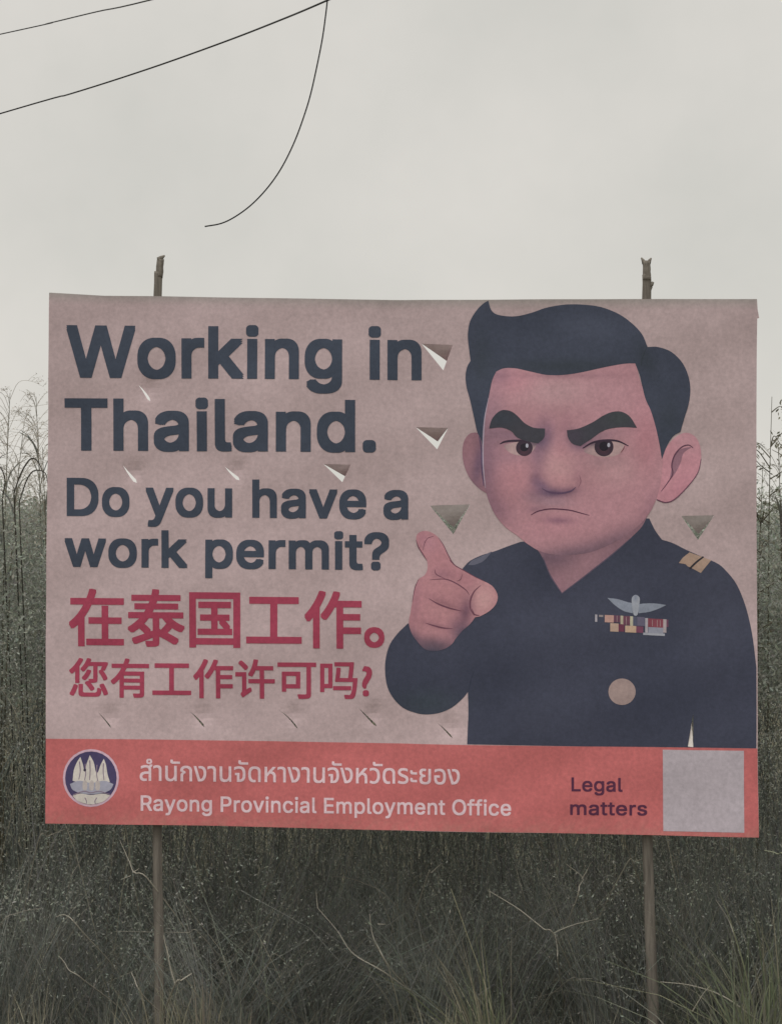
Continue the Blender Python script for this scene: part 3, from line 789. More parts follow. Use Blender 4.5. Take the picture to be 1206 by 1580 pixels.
# ears
off.put(outline(Z1((165, 640, 1), (135, 625), (100, 628), (74, 660), (66, 710), (74, 770), (100, 828), (140, 872), (176, 895, 1), (190, 760, 1))), shade(ink(128, 96, 104), [(722, 690, 10, 30, 0, ink(140, 104, 110), .7), (738, 715, 8, 34, 10, ink(84, 68, 88), .7)]), h, grid=5)
off.put(stroke(Z1((140, 640), (150, 700), (152, 780), (160, 860)), 1.0, 1.2, 2.0), ink(72, 60, 84), h + .0006, grid=6)
off.put(outline(Z1((935, 760, 1), (960, 705), (1000, 652), (1050, 626), (1092, 640), (1116, 680), (1122, 740), (1106, 802), (1062, 862), (1005, 918), (965, 933), (925, 920, 1))),
        shade(ink(166, 120, 127), [(1058, 680, 26, 16, 30, ink(172, 132, 138), .7), (1050, 760, 20, 30, 30, ink(158, 108, 118), .5)]), h, grid=5)
off.put(outline(Z1((1078, 690), (1045, 715), (1030, 760), (1010, 800), (985, 830), (990, 790), (1000, 740), (1030, 700))), ink(126, 94, 104), h + .0006, grid=5)
off.put(stroke(Z1((1086, 692), (1066, 680), (1035, 690), (1005, 725), (992, 770), (996, 808), (975, 845), (945, 885)), 1.2, .8, 2.2), ink(84, 56, 70), h + .0012, grid=6)
off.put(stroke(Z1((925, 922), (965, 934), (1005, 920), (1062, 864), (1107, 803), (1122, 742)), 1.8, .8, 1.6), ink(92, 62, 76), h + .0012, grid=6)
# face
h += .0008
face = outline(Z1((215, 345, 1), (195, 400), (178, 480), (164, 570), (158, 660), (158, 770), (168, 870), (184, 930), (212, 990), (255, 1042), (310, 1082), (355, 1118), (410, 1150), (480, 1166), (560, 1166), (640, 1152), (730, 1115), (810, 1066), (875, 1005), (915, 940), (942, 850), (954, 740, 1), (945, 640), (925, 560), (880, 460), (855, 400), (832, 312, 1), (700, 325), (520, 350), (300, 325)))
def f1(zx, zy, rx, ry, a, col, st):
    return (690 + zx / 2.8714, 450 + zy / 2.8714, rx / 2.8714, ry / 2.8714, a, col, st)
DKBROW = ink(84, 66, 80)
off.put(face, shade(SKIN, [
    f1(500, 440, 210, 70, 0, ink(170, 139, 141), .75), f1(300, 400, 90, 60, 0, ink(166, 116, 124), .5), f1(700, 440, 150, 90, 0, ink(164, 124, 130), .5),
    f1(172, 780, 62, 250, 0, ink(108, 84, 98), .8), f1(700, 1120, 150, 46, -24, ink(112, 88, 98), .6), f1(200, 560, 60, 140, 0, ink(136, 108, 118), .6), f1(220, 960, 80, 60, 40, S_DARK, .55),
    f1(300, 830, 90, 110, 0, ink(166, 118, 124), .55), f1(740, 790, 100, 70, 0, ink(172, 136, 138), .65), f1(880, 650, 60, 150, 0, ink(160, 106, 114), .4),
    f1(480, 1040, 150, 60, 0, ink(166, 120, 126), .5), f1(560, 1168, 260, 46, -8, ink(108, 86, 96), .95), f1(760, 1105, 130, 40, -33, ink(106, 84, 94), .6), f1(900, 960, 40, 90, 20, ink(128, 94, 104), .5),
    f1(425, 650, 44, 74, 10, ink(84, 68, 92), .85), f1(400, 730, 34, 60, 0, ink(116, 90, 104), .6), f1(585, 672, 54, 32, 0, S_PURP, .8), f1(385, 656, 56, 24, 8, ink(74, 62, 82), .85), f1(550, 640, 36, 40, 0, DKBROW, .6),
    f1(430, 600, 16, 60, -10, ink(130, 98, 106), .45), f1(520, 585, 18, 50, 10, ink(134, 96, 106), .4),
    f1(300, 640, 120, 44, 8, ink(112, 90, 102), .75), f1(640, 650, 110, 34, -12, ink(112, 90, 100), .65), f1(275, 735, 80, 28, 0, ink(128, 100, 110), .45), f1(690, 752, 90, 24, 0, ink(142, 114, 118), .5),
    f1(495, 770, 58, 80, 0, ink(176, 138, 138), .75), f1(505, 700, 40, 60, 0, ink(160, 116, 122), .6), f1(390, 830, 26, 46, 10, S_DARK, .75), f1(578, 830, 16, 34, -10, ink(140, 102, 110), .6),
    f1(465, 892, 84, 24, 0, ink(82, 66, 88), .95), f1(420, 860, 40, 26, 30, ink(96, 78, 100), .75), f1(540, 880, 40, 14, -10, ink(104, 76, 90), .8), f1(500, 840, 50, 30, 0, ink(172, 126, 130), .5),
    f1(400, 920, 70, 26, 10, ink(126, 102, 112), .55), f1(480, 935, 70, 22, 0, ink(142, 116, 124), .6), f1(490, 1014, 62, 15, 3, ink(112, 80, 96), .75), f1(390, 965, 40, 14, 0, ink(110, 84, 98), .5),
    f1(225, 370, 60, 40, 0, ink(120, 92, 104), .6), f1(520, 372, 240, 12, 0, ink(118, 88, 96), .5)]), h, grid=3.2)
# hair
hair = outline(Z1((180, 38, 1), (195, 82), (228, 102), (300, 108), (370, 93), (440, 70), (520, 57), (600, 57), (680, 68), (760, 100), (822, 146), (862, 192), (885, 246, 1), (930, 246), (990, 268), (1040, 318), (1067, 380), (1074, 440), (1066, 500), (1048, 560), (1030, 622, 1), (998, 642), (970, 685), (948, 744, 1), (938, 680), (922, 605), (900, 530), (876, 475), (862, 420), (850, 368), (830, 318, 1), (780, 320), (700, 334), (600, 356), (520, 368), (440, 368), (360, 351), (300, 338), (250, 338), (216, 352, 1), (197, 395), (182, 470), (166, 560), (158, 640), (158, 700, 1), (146, 650), (132, 622), (118, 560), (100, 480), (84, 420), (80, 370), (88, 330), (102, 305, 1), (95, 250), (90, 190), (100, 130), (130, 80), (158, 52)))
off.put(hair, shade(HAIR, [f1(600, 150, 160, 60, 5, HAIR_L, .7), f1(350, 210, 150, 50, 10, HAIR_L, .35), f1(520, 330, 260, 30, 0, HAIR_D, .8), f1(880, 300, 30, 80, -30, HAIR_D, .7), f1(960, 340, 60, 60, 0, HAIR_L, .4), f1(980, 560, 60, 80, 0, HAIR_D, .5), f1(150, 300, 40, 120, 0, HAIR_D, .5), f1(160, 560, 20, 80, 0, ink(58, 66, 84), .5)]), h + .0008, grid=6)
off.put(stroke(Z1((880, 248), (862, 295), (856, 330)), .5, .5, 1.6), HAIR_D, h + .0014, grid=8)
# rim light line drawn down the side of the face
off.put(stroke(Z1((182, 470), (165, 560), (158, 660), (158, 770), (168, 870)), .6, .6, 2.2), ink(150, 138, 150), h + .0012, grid=8)
# mouth
off.put(stroke(Z1((370, 989), (400, 973), (450, 963), (500, 964), (545, 969), (590, 981), (628, 991)), 1.2, .9, 2.0), ink(76, 46, 62), h + .0008, grid=6)
# nose drawing
off.put(stroke(Z1((418, 872), (450, 888), (500, 893), (545, 884), (568, 866)), .8, .8, 3.2), ink(84, 64, 84), h + .0008, grid=5)
off.put(stroke(Z1((584, 812), (590, 842), (578, 868)), .5, .5, 1.4), ink(124, 88, 98), h + .0008, grid=5)
# eyes
for white, iris, lid, hi_ in (
    (((250, 682), (285, 670), (330, 664), (392, 668), (380, 702), (350, 722), (312, 725), (275, 712)), (340, 692, 37, 36), ((232, 674), (256, 664), (300, 660), (350, 661), (402, 664)), (352, 682)),
    (((604, 706), (640, 676), (690, 662), (745, 662), (782, 682), (766, 712), (740, 728), (690, 733), (640, 724)), (692, 688, 42, 42), ((598, 694), (640, 670), (690, 660), (750, 662), (800, 684)), (713, 680))):
    W_ = outline(Z1(*white))
    off.put(W_, shade(ink(158, 134, 132), [(W_[0][0], W_[0][1], 8, 10, 0, ink(120, 98, 104), .6), (690 + (380 if white[0][0] < 500 else 630) / 2.8714, 450 + 672 / 2.8714, 16, 6, 0, ink(72, 60, 76), .85)]), h + .0006, grid=4)
    ix, iy, rx, ry = iris
    top = 663 if ix < 500 else 662
    ir = [(x, max(y, top)) for x, y in disc(ix, iy, rx, ry, 26)]
    off.put(Z1(*ir), shade(ink(52, 42, 52), [(690 + ix / 2.8714, 450 + (iy + 16) / 2.8714, 8, 6, 0, ink(78, 52, 60), .7)]), h + .0012, grid=4)
    off.put(Z1(*[(x, max(y, top)) for x, y in disc(ix, iy - 2, rx * .5, ry * .5, 16)]), ink(34, 30, 38), h + .0016, grid=5)
    off.put(disc(*Z1(hi_)[0], 2.2, 3.4, 10), ink(150, 150, 158), h + .0020)
    off.put(stroke(Z1(*lid), 1.4, 1.2, 3.4), ink(52, 40, 52), h + .0020, grid=6)
off.put(stroke(Z1((784, 684), (776, 700), (766, 714)), .8, .5, 1.4), ink(110, 68, 72), h + .0020, grid=6)
# eyebrows
BROW = ink(56, 56, 62)
off.put(outline(Z1((184, 606, 1), (195, 568), (216, 540), (245, 524), (282, 530), (312, 552), (342, 582), (382, 602), (432, 606, 1), (428, 645), (402, 672, 1), (350, 662), (308, 645), (282, 618), (240, 602))), shade(BROW, [f1(240, 560, 60, 40, 0, ink(52, 58, 66), .7)]), h + .0024, grid=5)
off.put(outline(Z1((528, 614, 1), (580, 606), (640, 580), (690, 549), (730, 533), (772, 533), (808, 556), (838, 604, 1), (780, 601), (720, 607), (680, 622), (632, 656), (588, 684, 1), (554, 674), (534, 648))), shade(BROW, [f1(560, 640, 40, 40, 0, ink(62, 56, 66), .8), f1(760, 560, 60, 40, 0, ink(54, 60, 60), .7)]), h + .0024, grid=5)
# hand
hand = outline(Z2((232, 200), (240, 165), (275, 148), (320, 156), (362, 186), (392, 232), (420, 290), (452, 342), (500, 372), (570, 412), (640, 446), (682, 476), (706, 524), (696, 572), (660, 612), (608, 642), (575, 650, 1), (545, 690), (500, 730), (462, 775), (440, 806), (395, 835), (340, 846), (285, 836), (240, 792), (206, 742), (190, 684), (200, 620), (210, 560), (225, 480), (245, 430), (282, 404), (298, 368), (295, 320), (270, 280), (246, 242)))
def f2(zx, zy, rx, ry, a, col, st):
    return (580 + zx / 3.7688, 780 + zy / 3.7688, rx / 3.7688, ry / 3.7688, a, col, st)
off.put(hand, shade(ink(158, 114, 118), [
    f2(625, 545, 70, 90, 10, ink(178, 140, 138), .85), f2(310, 220, 50, 70, -30, ink(168, 124, 132), .7), f2(360, 300, 60, 60, 0, ink(152, 108, 112), .6), f2(400, 480, 90, 40, 20, ink(160, 116, 118), .6),
    f2(370, 620, 100, 36, 18, ink(166, 122, 124), .6), f2(340, 730, 80, 36, 12, ink(166, 122, 124), .5), f2(520, 620, 40, 90, 10, ink(92, 66, 82), .8), f2(390, 400, 60, 26, 10, ink(118, 84, 94), .6),
    f2(230, 560, 26, 150, 5, ink(136, 96, 104), .6), f2(400, 570, 100, 16, 22, ink(120, 84, 92), .6), f2(350, 700, 90, 15, 16, ink(118, 84, 92), .6), f2(330, 800, 130, 30, 8, ink(110, 84, 92), .6), f2(330, 862, 200, 84, 6, ink(60, 60, 73), .98), f2(215, 775, 34, 60, -25, ink(76, 66, 80), .75), f2(500, 740, 60, 50, -40, ink(70, 66, 80), .9), f2(470, 700, 40, 50, -40, ink(110, 82, 94), .6),
    f2(500, 420, 90, 30, 28, ink(146, 102, 108), .5), f2(270, 190, 30, 40, 0, ink(150, 104, 116), .4)]), h + .0006, grid=3.2)
LINE = ink(96, 62, 74)
for P, w in (((( 310, 432), (400, 428), (460, 450), (520, 490), (540, 520)), 1.8), (((305, 540), (360, 572), (430, 598), (500, 614)), 2.4), (((288, 684), (340, 700), (390, 712), (445, 716)), 2.4), (((610, 462), (570, 500), (548, 550), (548, 600), (570, 640)), 2.4), (((452, 342), (440, 330), (428, 318)), 1.4), (((340, 370), (350, 400), (400, 425)), 1.4), (((470, 440), (490, 430), (500, 400)), 1.0), (((272, 260), (280, 222), (300, 190), (335, 178)), .9), (((600, 640), (570, 632), (556, 600)), 2.0), (((210, 560), (225, 480), (245, 430)), 1.2), (((232, 200), (246, 242), (270, 280), (295, 320)), 1.6), (((362, 186), (392, 232), (420, 290), (452, 342), (500, 372), (570, 412), (640, 446)), 1.4)):
    off.put(stroke(Z2(*P), .5, .5, w), LINE, h + .0014, grid=6)
# epaulette
off.put(Z3((735, 172), (845, 212), (792, 277), (742, 250), (725, 243), (715, 232), (681, 226), (700, 200)), ink(150, 128, 112), h, grid=6)
off.put(stroke(Z3((806, 194), (770, 222), (735, 256)), 2.4, 2.6, 3.0), ink(40, 40, 46), h + .0006)
# winged badge
WING = ink(120, 126, 136)
off.put(outline(Z3((318, 404, 1), (370, 410), (420, 425), (446, 430, 1), (446, 482, 1), (400, 470), (355, 440))), WING, h, grid=5)
off.put(outline(Z3((618, 440, 1), (560, 432), (510, 432), (474, 436, 1), (476, 482, 1), (530, 475), (575, 460))), WING, h, grid=5)
off.put(outline(Z3((442, 405), (462, 388), (482, 405), (478, 450), (470, 490), (452, 490), (444, 450))), shade(ink(138, 142, 148), [(980, 922, 3, 6, 0, ink(96, 104, 120), .7)]), h + .0006, grid=4)
# ribbon bars
rib = [(255, 488, 266, 525, (150, 146, 150)), (275, 490, 296, 500, (130, 122, 120)), (304, 490, 350, 527, (162, 130, 120)), (350, 492, 384, 527, (92, 62, 76)), (384, 494, 398, 538, (158, 150, 130)), (398, 495, 433, 540, (96, 62, 74)), (433, 497, 448, 545, (160, 156, 136)), (448, 499, 470, 545, (74, 76, 92)), (470, 500, 508, 545, (92, 88, 104)), (510, 506, 524, 580, (150, 146, 150)), (524, 508, 602, 552, (116, 62, 72)), (602, 512, 618, 580, (150, 140, 140)), (618, 514, 628, 552, (96, 64, 80)),
       (332, 532, 374, 574, (160, 138, 122)), (374, 536, 404, 574, (96, 52, 68)), (408, 544, 464, 578, (168, 144, 122)), (464, 548, 500, 580, (104, 62, 80)), (500, 580, 610, 592, (140, 142, 148)), (526, 552, 602, 582, (128, 130, 140))]
for x0, y0, x1, y1, c in rib:
    off.put(Z3((x0, y0), (x1, y0 + (x1 - x0) * .05), (x1, y1 + (x1 - x0) * .05), (x0, y1)), ink(*c), h)
for P in ((545, 515, 548, 548), (570, 516, 573, 550), (585, 518, 588, 550), (412, 500, 415, 540), (365, 494, 368, 526)):
    off.put(Z3((P[0], P[1]), (P[2], P[1]), (P[2], P[3]), (P[0], P[3])), ink(140, 120, 120), h + .0006)
# button
off.put(disc(*Z3((392, 881))[0], 21, 20.5), shade(ink(138, 121, 116), [(953, 1062, 12, 12, 0, ink(146, 128, 122), .6)]), h, grid=5)
off.build("officer_portrait", banner)

# ---- poles and rails behind the cloth
def pole(pts, r0, r1, name, split=False):
    n = 26
    path = catmull(pts, 7)
    rr = [r0 + (r1 - r0) * i / (len(path) - 1) for i in range(len(path))]
    path = [np.array(p) + np.array([random.uniform(-.002, .002), random.uniform(-.002, .002), 0]) for p in path]
    rr = [r * random.uniform(.97, 1.03) for r in rr]
    acc = ([], [])
    add(acc, tube(path, rr, 12))
    return acc
def back(px, py, d):
    st = plane_st(px, py)
    return np.array(lift([st], -d)[0])
def foot(px, py, d):
    p = back(px, py, d)
    return np.array([p[0], p[1], -0.35])

D = 0.075
p_l = [foot(243, 1570, D), back(243, 1560, D), back(240.5, 1290, D), back(240, 900, D), back(241, 460, D), back(243, 425, D), back(246, 397, D)]
acc = pole(p_l, .030, .021, "pole")
add(acc, tube([back(243, 399, D), back(247, 395, D), back(252, 391.5, D)], [.0205, .013, .004], 8))       # splintered tip
mesh_obj("wooden_pole", acc[0], acc[1], M_WOOD, board, smooth=True)
p_r = [foot(1009, 1570, D), back(1008, 1560, D), back(1000, 1290, D), back(998.5, 900, D), back(998, 460, D), back(998, 430, D), back(997.5, 401, D)]
acc = pole(p_r, .033, .022, "pole")
add(acc, tube([back(994, 405, D), back(992.5, 400, D), back(989.5, 395.5, D)], [.012, .010, .004], 7))
add(acc, tube([back(1001, 405, D), back(1002.5, 400, D), back(1005, 396, D)], [.012, .010, .004], 7))
add(acc, tube([back(1002, 440, D), back(1006, 437, D), back(1008, 433, D)], [.012, .011, .007], 7))       # knot
add(acc, tube([back(1003, 446, D), back(1006, 440, D)], [.008, .006], 7))
mesh_obj("wooden_pole", acc[0], acc[1], M_WOOD, board, smooth=True)
for y_l, y_r in ((480, 488), (870, 880), (1255, 1272)):
    path = [back(80 + (1162 - 80) * t / 10, y_l + (y_r - y_l) * t / 10 + random.uniform(-1.5, 1.5), 0.034) for t in range(11)]
    V, Fc = tube(path, .018, 8)
    mesh_obj("cross_rail", V, Fc, M_WOOD, board)
for px, tops in ((241, (480, 872, 1257)), (998, (487, 879, 1269))):
    for py in tops:                                         # lashings where rail and pole cross
        c0 = back(px, py, .055)
        acc = ([], [])
        for k in (-1, 0, 1):
            ring = [c0 + np.array([math.cos(a) * .030, math.sin(a) * .046, k * .008 + .012 * math.sin(a)]) for a in np.linspace(0, 2 * math.pi, 15)]
            add(acc, tube(ring, .003, 5, False))
        mesh_obj("rope_lashing", acc[0], acc[1], plain_material("rope", (.25, .22, .17), .9) if 'rope' not in bpy.data.materials else bpy.data.materials['rope'], board)

# ------------------------------------------------------------------ cables overhead
def cable(name, pts, r, label):
    V, Fc = tube(pts, r, 6)
    o = mesh_obj(name, V, Fc, M_WIRE, smooth=True)
    tag(o, label, "cable")
    return o
def span(a, b, sag, n=40):
    a, b = np.array(a), np.array(b)
    return [a + (b - a) * t + np.array([0, 0, -4 * sag * t * (1 - t)]) for t in np.linspace(0, 1, n)]
def through(pts_px, Y0, Y1, n_ext=0):
    return [at_depth(x, y, Y0 + (Y1 - Y0) * i / (len(pts_px) - 1)) for i, (x, y) in enumerate(pts_px)]
w1 = through([(-1500, 575), (-700, 384), (0, 175.5), (110, 144.5), (230, 106), (345, 65), (430, 32), (505, 0.5), (700, -86), (1100, -280), (1900, -700)], 24, 10.5)
cable("overhead_cable", catmull(w1, 6), .0062, "thick black overhead cable crossing the upper left sky, lower of the two")
w2 = through([(-1400, 330), (-700, 205), (0, 53), (75, 36), (150, 18), (232, 0), (600, -95), (1100, -235), (1900, -480)], 26, 12.5)
cable("overhead_cable", catmull(w2, 6), .0052, "thin black overhead cable at the top left corner, upper of the two")
jY = 24 + (10.5 - 24) * 7 / 10
drop = [(505, 0.5), (503, 18), (498, 55), (491, 92), (480, 142), (470, 176), (455, 217), (436, 256), (415, 287), (390, 314), (365, 333), (342, 344.5), (316, 349.5)]
cable("dangling_cable", catmull([at_depth(x, y, jY - .01 * i) for i, (x, y) in enumerate(drop)], 5), .0042, "loose black cable end curving down from the thick overhead cable")

# ------------------------------------------------------------------ vegetation
def blades(base, height, lean, ang, width, segs=5, droop=1.0, yaw=None):
    """curved tapering grass blades: returns V, Q (arrays over n blades)"""
    n = len(height)
    t = np.linspace(0, 1, segs + 1)
    dx, dy = np.cos(ang), np.sin(ang)
    out = lean[:, None] * (t[None] ** 2)                    # sideways reach
    up = height[:, None] * (t[None] - droop * 0.32 * np.clip(lean / height, 0, 1.6)[:, None] * t[None] ** 3)
    ctr = np.stack([base[:, 0:1] + out * dx[:, None], base[:, 1:2] + out * dy[:, None], base[:, 2:3] + up], -1)
    yaw = RNG.uniform(0, math.pi, n) if yaw is None else yaw
    wv = np.stack([np.cos(yaw), np.sin(yaw), 0 * yaw], -1)[:, None, :]
    wd = width[:, None, None] * (np.minimum(1.0, 0.35 + 3 * t) * (1 - t ** 2.2) + 0.06)[None, :, None] * 0.5
    L, R = ctr - wv * wd, ctr + wv * wd
    V = np.stack([L, R], 2).reshape(n, -1, 3)
    k = np.arange(segs)
    q = np.stack([2 * k, 2 * k + 1, 2 * k + 3, 2 * k + 2], -1)
    Q = (q[None] + (np.arange(n) * 2 * (segs + 1))[:, None, None]).reshape(-1, 4)
    return V.reshape(-1, 3), Q

def leaves(P, size, ratio=0.42):
    """small lozenge leaves scattered at points P, any way up"""
    n = len(P)
    a = RNG.normal(size=(n, 3))
    a /= np.linalg.norm(a, axis=1, keepdims=True)
    b = np.cross(a, RNG.normal(size=(n, 3)))
    b /= np.linalg.norm(b, axis=1, keepdims=True)
    s_ = size[:, None]
    V = np.stack([P - a * s_ * .5, P + b * s_ * ratio * .5 - a * s_ * .05, P + a * s_ * .5, P - b * s_ * ratio * .5 - a * s_ * .05], 1)
    return V.reshape(-1, 3), np.arange(4 * n).reshape(n, 4)

def joined(parts):
    V, Q, Tn, o = [], [], [], 0
    for v, q, t in parts:
        V.append(v)
        Q.append(q + o)
        Tn.append(t)
        o += len(v)
    return np.concatenate(V), np.concatenate(Q), np.concatenate(Tn)

def tint(n, per, base, var=0.25, alt=None, p=0.0):
    c = np.repeat(np.array(base)[None], n, 0) * RNG.uniform(1 - var, 1 + var, (n, 1)) * RNG.uniform(.93, 1.07, (n, 3))
    if alt is not None:
        k = RNG.random(n) < p
        c[k] = np.array(alt) * RNG.uniform(.7, 1.2, (int(k.sum()), 1))
    return np.repeat(c, per, 0)

def top_height(x, y):
    """height of the thicket: clumpy, highest at the left"""
    wob = 0.12 * np.sin(1.3 * x + .6 * y) + 0.14 * np.sin(2.9 * x - 1.1 * y + 1.0) + 0.10 * np.sin(5.7 * x + 2.3 * y)
    side = np.interp(x, [-3, -2.05, -1.8, -.25, .2, 1.7, 2.0, 3], [3.50, 3.50, 3.22, 3.26, 3.58, 3.44, 3.42, 3.50])
    return side + 0.04 * (y - 15) + .7 * wob

def clear_of_board(V, Q, T_, per, sides):
    """leave out what would poke through the cloth"""
    W_ = V.reshape(-1, per, 3)
    front = ((W_[:, :, 1] + 0.042 * W_[:, :, 0]) < 14.16) & (W_[:, :, 2] > 1.55)
    keep = ~front.any(1)
    n = int(keep.sum())
    k = len(Q) // len(W_)
    return W_[keep].reshape(-1, 3), (Q[:k][None] + (np.arange(n) * per)[:, None, None]).reshape(-1, 4), T_.reshape(-1, per, 3)[keep].reshape(-1, 3)

GREEN = (0.185, 0.197, 0.182)
OLIVE = (0.215, 0.216, 0.185)
STRAW = (0.40, 0.375, 0.30)
LEAFC = (0.325, 0.345, 0.302)
def thicket():
    parts = []
    n = 9000                                                # thin stems and long blades
    x = RNG.uniform(-6.5, 6.5, n)
    y = 14.6 + RNG.random(n) ** 1.3 * 6.5
    hgt = top_height(x, y) * np.where(RNG.random(n) < .5, RNG.uniform(.3, .8, n), RNG.uniform(.8, 1.06, n))
    base = np.stack([x, y, np.full(n, -.03)], -1)
    ln = hgt * RNG.gamma(2.0, .2, n)
    V, Q = blades(base, hgt, ln, RNG.uniform(0, 2 * math.pi, n), RNG.uniform(.004, .011, n), 6)
    parts.append(clear_of_board(V, Q, tint(n, 14, GREEN, .3, STRAW, .06), 14, 6))
    n = 15000                                               # undergrowth
    x = RNG.uniform(-6.5, 6.5, n)
    y = 14.15 + RNG.random(n) ** 1.2 * 4.5
    hgt = RNG.uniform(.3, 1.4, n)
    V, Q = blades(np.stack([x, y, np.full(n, -.03)], -1), hgt, hgt * RNG.gamma(2, .24, n), RNG.uniform(0, 2 * math.pi, n), RNG.uniform(.004, .010, n), 4)
    parts.append((V, Q, tint(n, 10, OLIVE, .3, STRAW, .10)))
    def sprays(k, m, cx, cy, cz, lo, hi):                   # arching twigs set with small leaves
        az = RNG.uniform(0, 2 * math.pi, k)
        L = RNG.uniform(.25, .75, k)
        t = RNG.random((k, m))
        P = np.stack([cx[:, None] + np.cos(az)[:, None] * L[:, None] * t, cy[:, None] + .6 * np.sin(az)[:, None] * L[:, None] * t,
                      cz[:, None] + L[:, None] * (.55 * t - 1.0 * t * t)], -1) + RNG.normal(size=(k, m, 3)) * np.array([.05, .05, .05])
        fade = np.repeat(RNG.uniform(.7, 1.3, k), m)      # each spray its own green
        P = P.reshape(-1, 3)
        ok = P[:, 2] > .02
        P, fade = P[ok], fade[ok]
        V, Q = leaves(P, RNG.uniform(lo, hi, len(P)), .36)
        T_ = tint(len(P), 4, LEAFC, .16, (.33, .33, .28), .02) * np.repeat(fade, 4)[:, None]
        parts.append(clear_of_board(V, Q, T_, 4, 1))
    k = 10500
    cx, cy = RNG.uniform(-6.5, 6.5, k), 14.2 + RNG.random(k) ** 1.5 * 6.0
    sprays(k, 76, cx, cy, top_height(cx, cy) * (1.02 - RNG.random(k) ** .8), .010, .026)
    k = 15000                                                # the deeper growth that closes the upper part against the sky
    cx, cy = RNG.uniform(-5.5, 5.5, k), 15.3 + RNG.random(k) * 8.5
    tp = top_height(cx, cy)
    sprays(k, 60, cx, cy, tp * .98 - (tp - 2.4) * RNG.random(k) ** 1.2, .018, .046)
    k, m = 950, 70                                          # tussocks of long fine grass combed over by the wind
    bx, by = RNG.uniform(-6.5, 6.5, k), 14.15 + RNG.random(k) ** 1.6 * 3.2
    az = np.where(RNG.random(k) < .5, math.pi, 0) + RNG.normal(0, .7, k)
    hh = RNG.uniform(.7, 2.0, k)
    bx, by = np.repeat(bx, m) + RNG.normal(0, .09, k * m), np.repeat(by, m) + np.abs(RNG.normal(0, .08, k * m))
    hgt = np.repeat(hh, m) * RNG.uniform(.5, 1.1, k * m)
    ln = hgt * np.repeat(RNG.uniform(.2, .8, k), m) * RNG.uniform(.4, 1.4, k * m)
    V, Q = blades(np.stack([bx, by, np.full(k * m, -.03)], -1), hgt, ln, np.repeat(az, m) + RNG.normal(0, .5, k * m), RNG.uniform(.003, .007, k * m), 5, droop=1.3)
    parts.append(clear_of_board(V, Q, tint(k * m, 12, (.272, .288, .268), .22, STRAW, .08) * np.repeat(RNG.uniform(.75, 1.25, k), m * 12)[:, None], 12, 5))
    V, Q, T_ = joined(parts)
    tag(quad_obj("thicket", V, Q, M_LEAF, None, T_), kind='stuff', label="dense dark green thicket of tall grass and leafy sprays behind the billboard", cat="thicket")
thicket()

def ground_cover():
    n = 16000
    x = RNG.uniform(-7, 7, n)
    y = RNG.uniform(9.5, 14.6, n)
    hgt = RNG.uniform(.12, .45, n)
    V, Q = blades(np.stack([x, y, ground_z(y) - .03], -1), hgt, hgt * RNG.gamma(2, .2, n), RNG.uniform(0, 2 * math.pi, n), RNG.uniform(.005, .01, n), 4)
    tag(quad_obj("grass", V, Q, M_LEAF, None, tint(n, 10, OLIVE, .3, STRAW, .15)), kind='stuff', label="short olive grass on the ground in front of the billboard", cat="grass")
ground_cover()

def tuft(px, Y, top_py, n, spread, col, alt, p, label, wid=(.006, .013), leanf=.2, ang=None):
    c = at_depth(px, 790, Y)
    ztop = at_depth(px, top_py, Y)[2]
    r = np.abs(RNG.normal(0, spread, n))
    a = RNG.uniform(0, 2 * math.pi, n)
    bx, by = c[0] + r * np.cos(a), Y + r * np.sin(a) * .6
    hgt = 1.1 * ztop * RNG.uniform(.62, 1.0, n) * (1 - .3 * np.clip(r / (spread * 2.5), 0, 1))
    an = RNG.uniform(0, 2 * math.pi, n) if ang is None else math.radians(ang) + RNG.normal(0, .9, n)
    V, Q = blades(np.stack([bx, by, np.full(n, -.03)], -1), hgt, hgt * RNG.gamma(2.2, leanf / 2, n), an, RNG.uniform(*wid, n), 6)
    root = empty("grass_tuft", (float(c[0]), float(Y), 0.0))
    tag(root, label, "grass tuft", "grass tufts in front of the thicket")
    quad_obj("blades", V, Q, M_DRY if p > .6 else M_LEAF, root, tint(n, 14, col, .25, alt, p))
DRYC, PALEC = (.34, .32, .24), (.50, .46, .35)
GR2 = (.22, .245, .165)
tuft(250, 13.55, 1490, 170, .09, OLIVE, DRYC, .55, "thick olive and straw grass tuft around the left pole foot")
tuft(312, 13.45, 1500, 200, .11, DRYC, OLIVE, .55, "straw coloured grass tuft just right of the left pole foot", leanf=.12)
tuft(372, 13.35, 1538, 60, .04, PALEC, DRYC, .5, "small pale yellow grass tuft a little right of the left pole", leanf=.12)
tuft(505, 13.4, 1535, 150, .15, OLIVE, PALEC, .3, "low olive and yellow grass tuft at the bottom edge left of centre", leanf=.3)
tuft(762, 13.6, 1372, 60, .05, GR2, PALEC, .35, "tall slim grass tuft leaning left under the figure's elbow", leanf=.25, ang=180)
tuft(682, 13.4, 1512, 60, .05, PALEC, DRYC, .5, "pale yellow upright grass tuft at the bottom edge right of centre", leanf=.12)
tuft(730, 13.3, 1500, 120, .11, GR2, DRYC, .4, "pale green grass tuft at the foot of the slim leaning one", leanf=.2)
tuft(1150, 13.5, 1400, 170, .13, GR2, OLIVE, .35, "bright green arching grass tuft below the board's right corner", wid=(.008, .016), leanf=.45)
tuft(1195, 13.8, 1325, 90, .10, GR2, DRYC, .2, "tall green grass tuft at the right edge of the view", wid=(.008, .016), leanf=.4)
tuft(1075, 13.3, 1510, 100, .12, GR2, DRYC, .35, "low green grass tuft just right of the right pole", leanf=.4)
tuft(905, 13.5, 1525, 100, .14, OLIVE, DRYC, .3, "low olive grass tuft just left of the right pole")
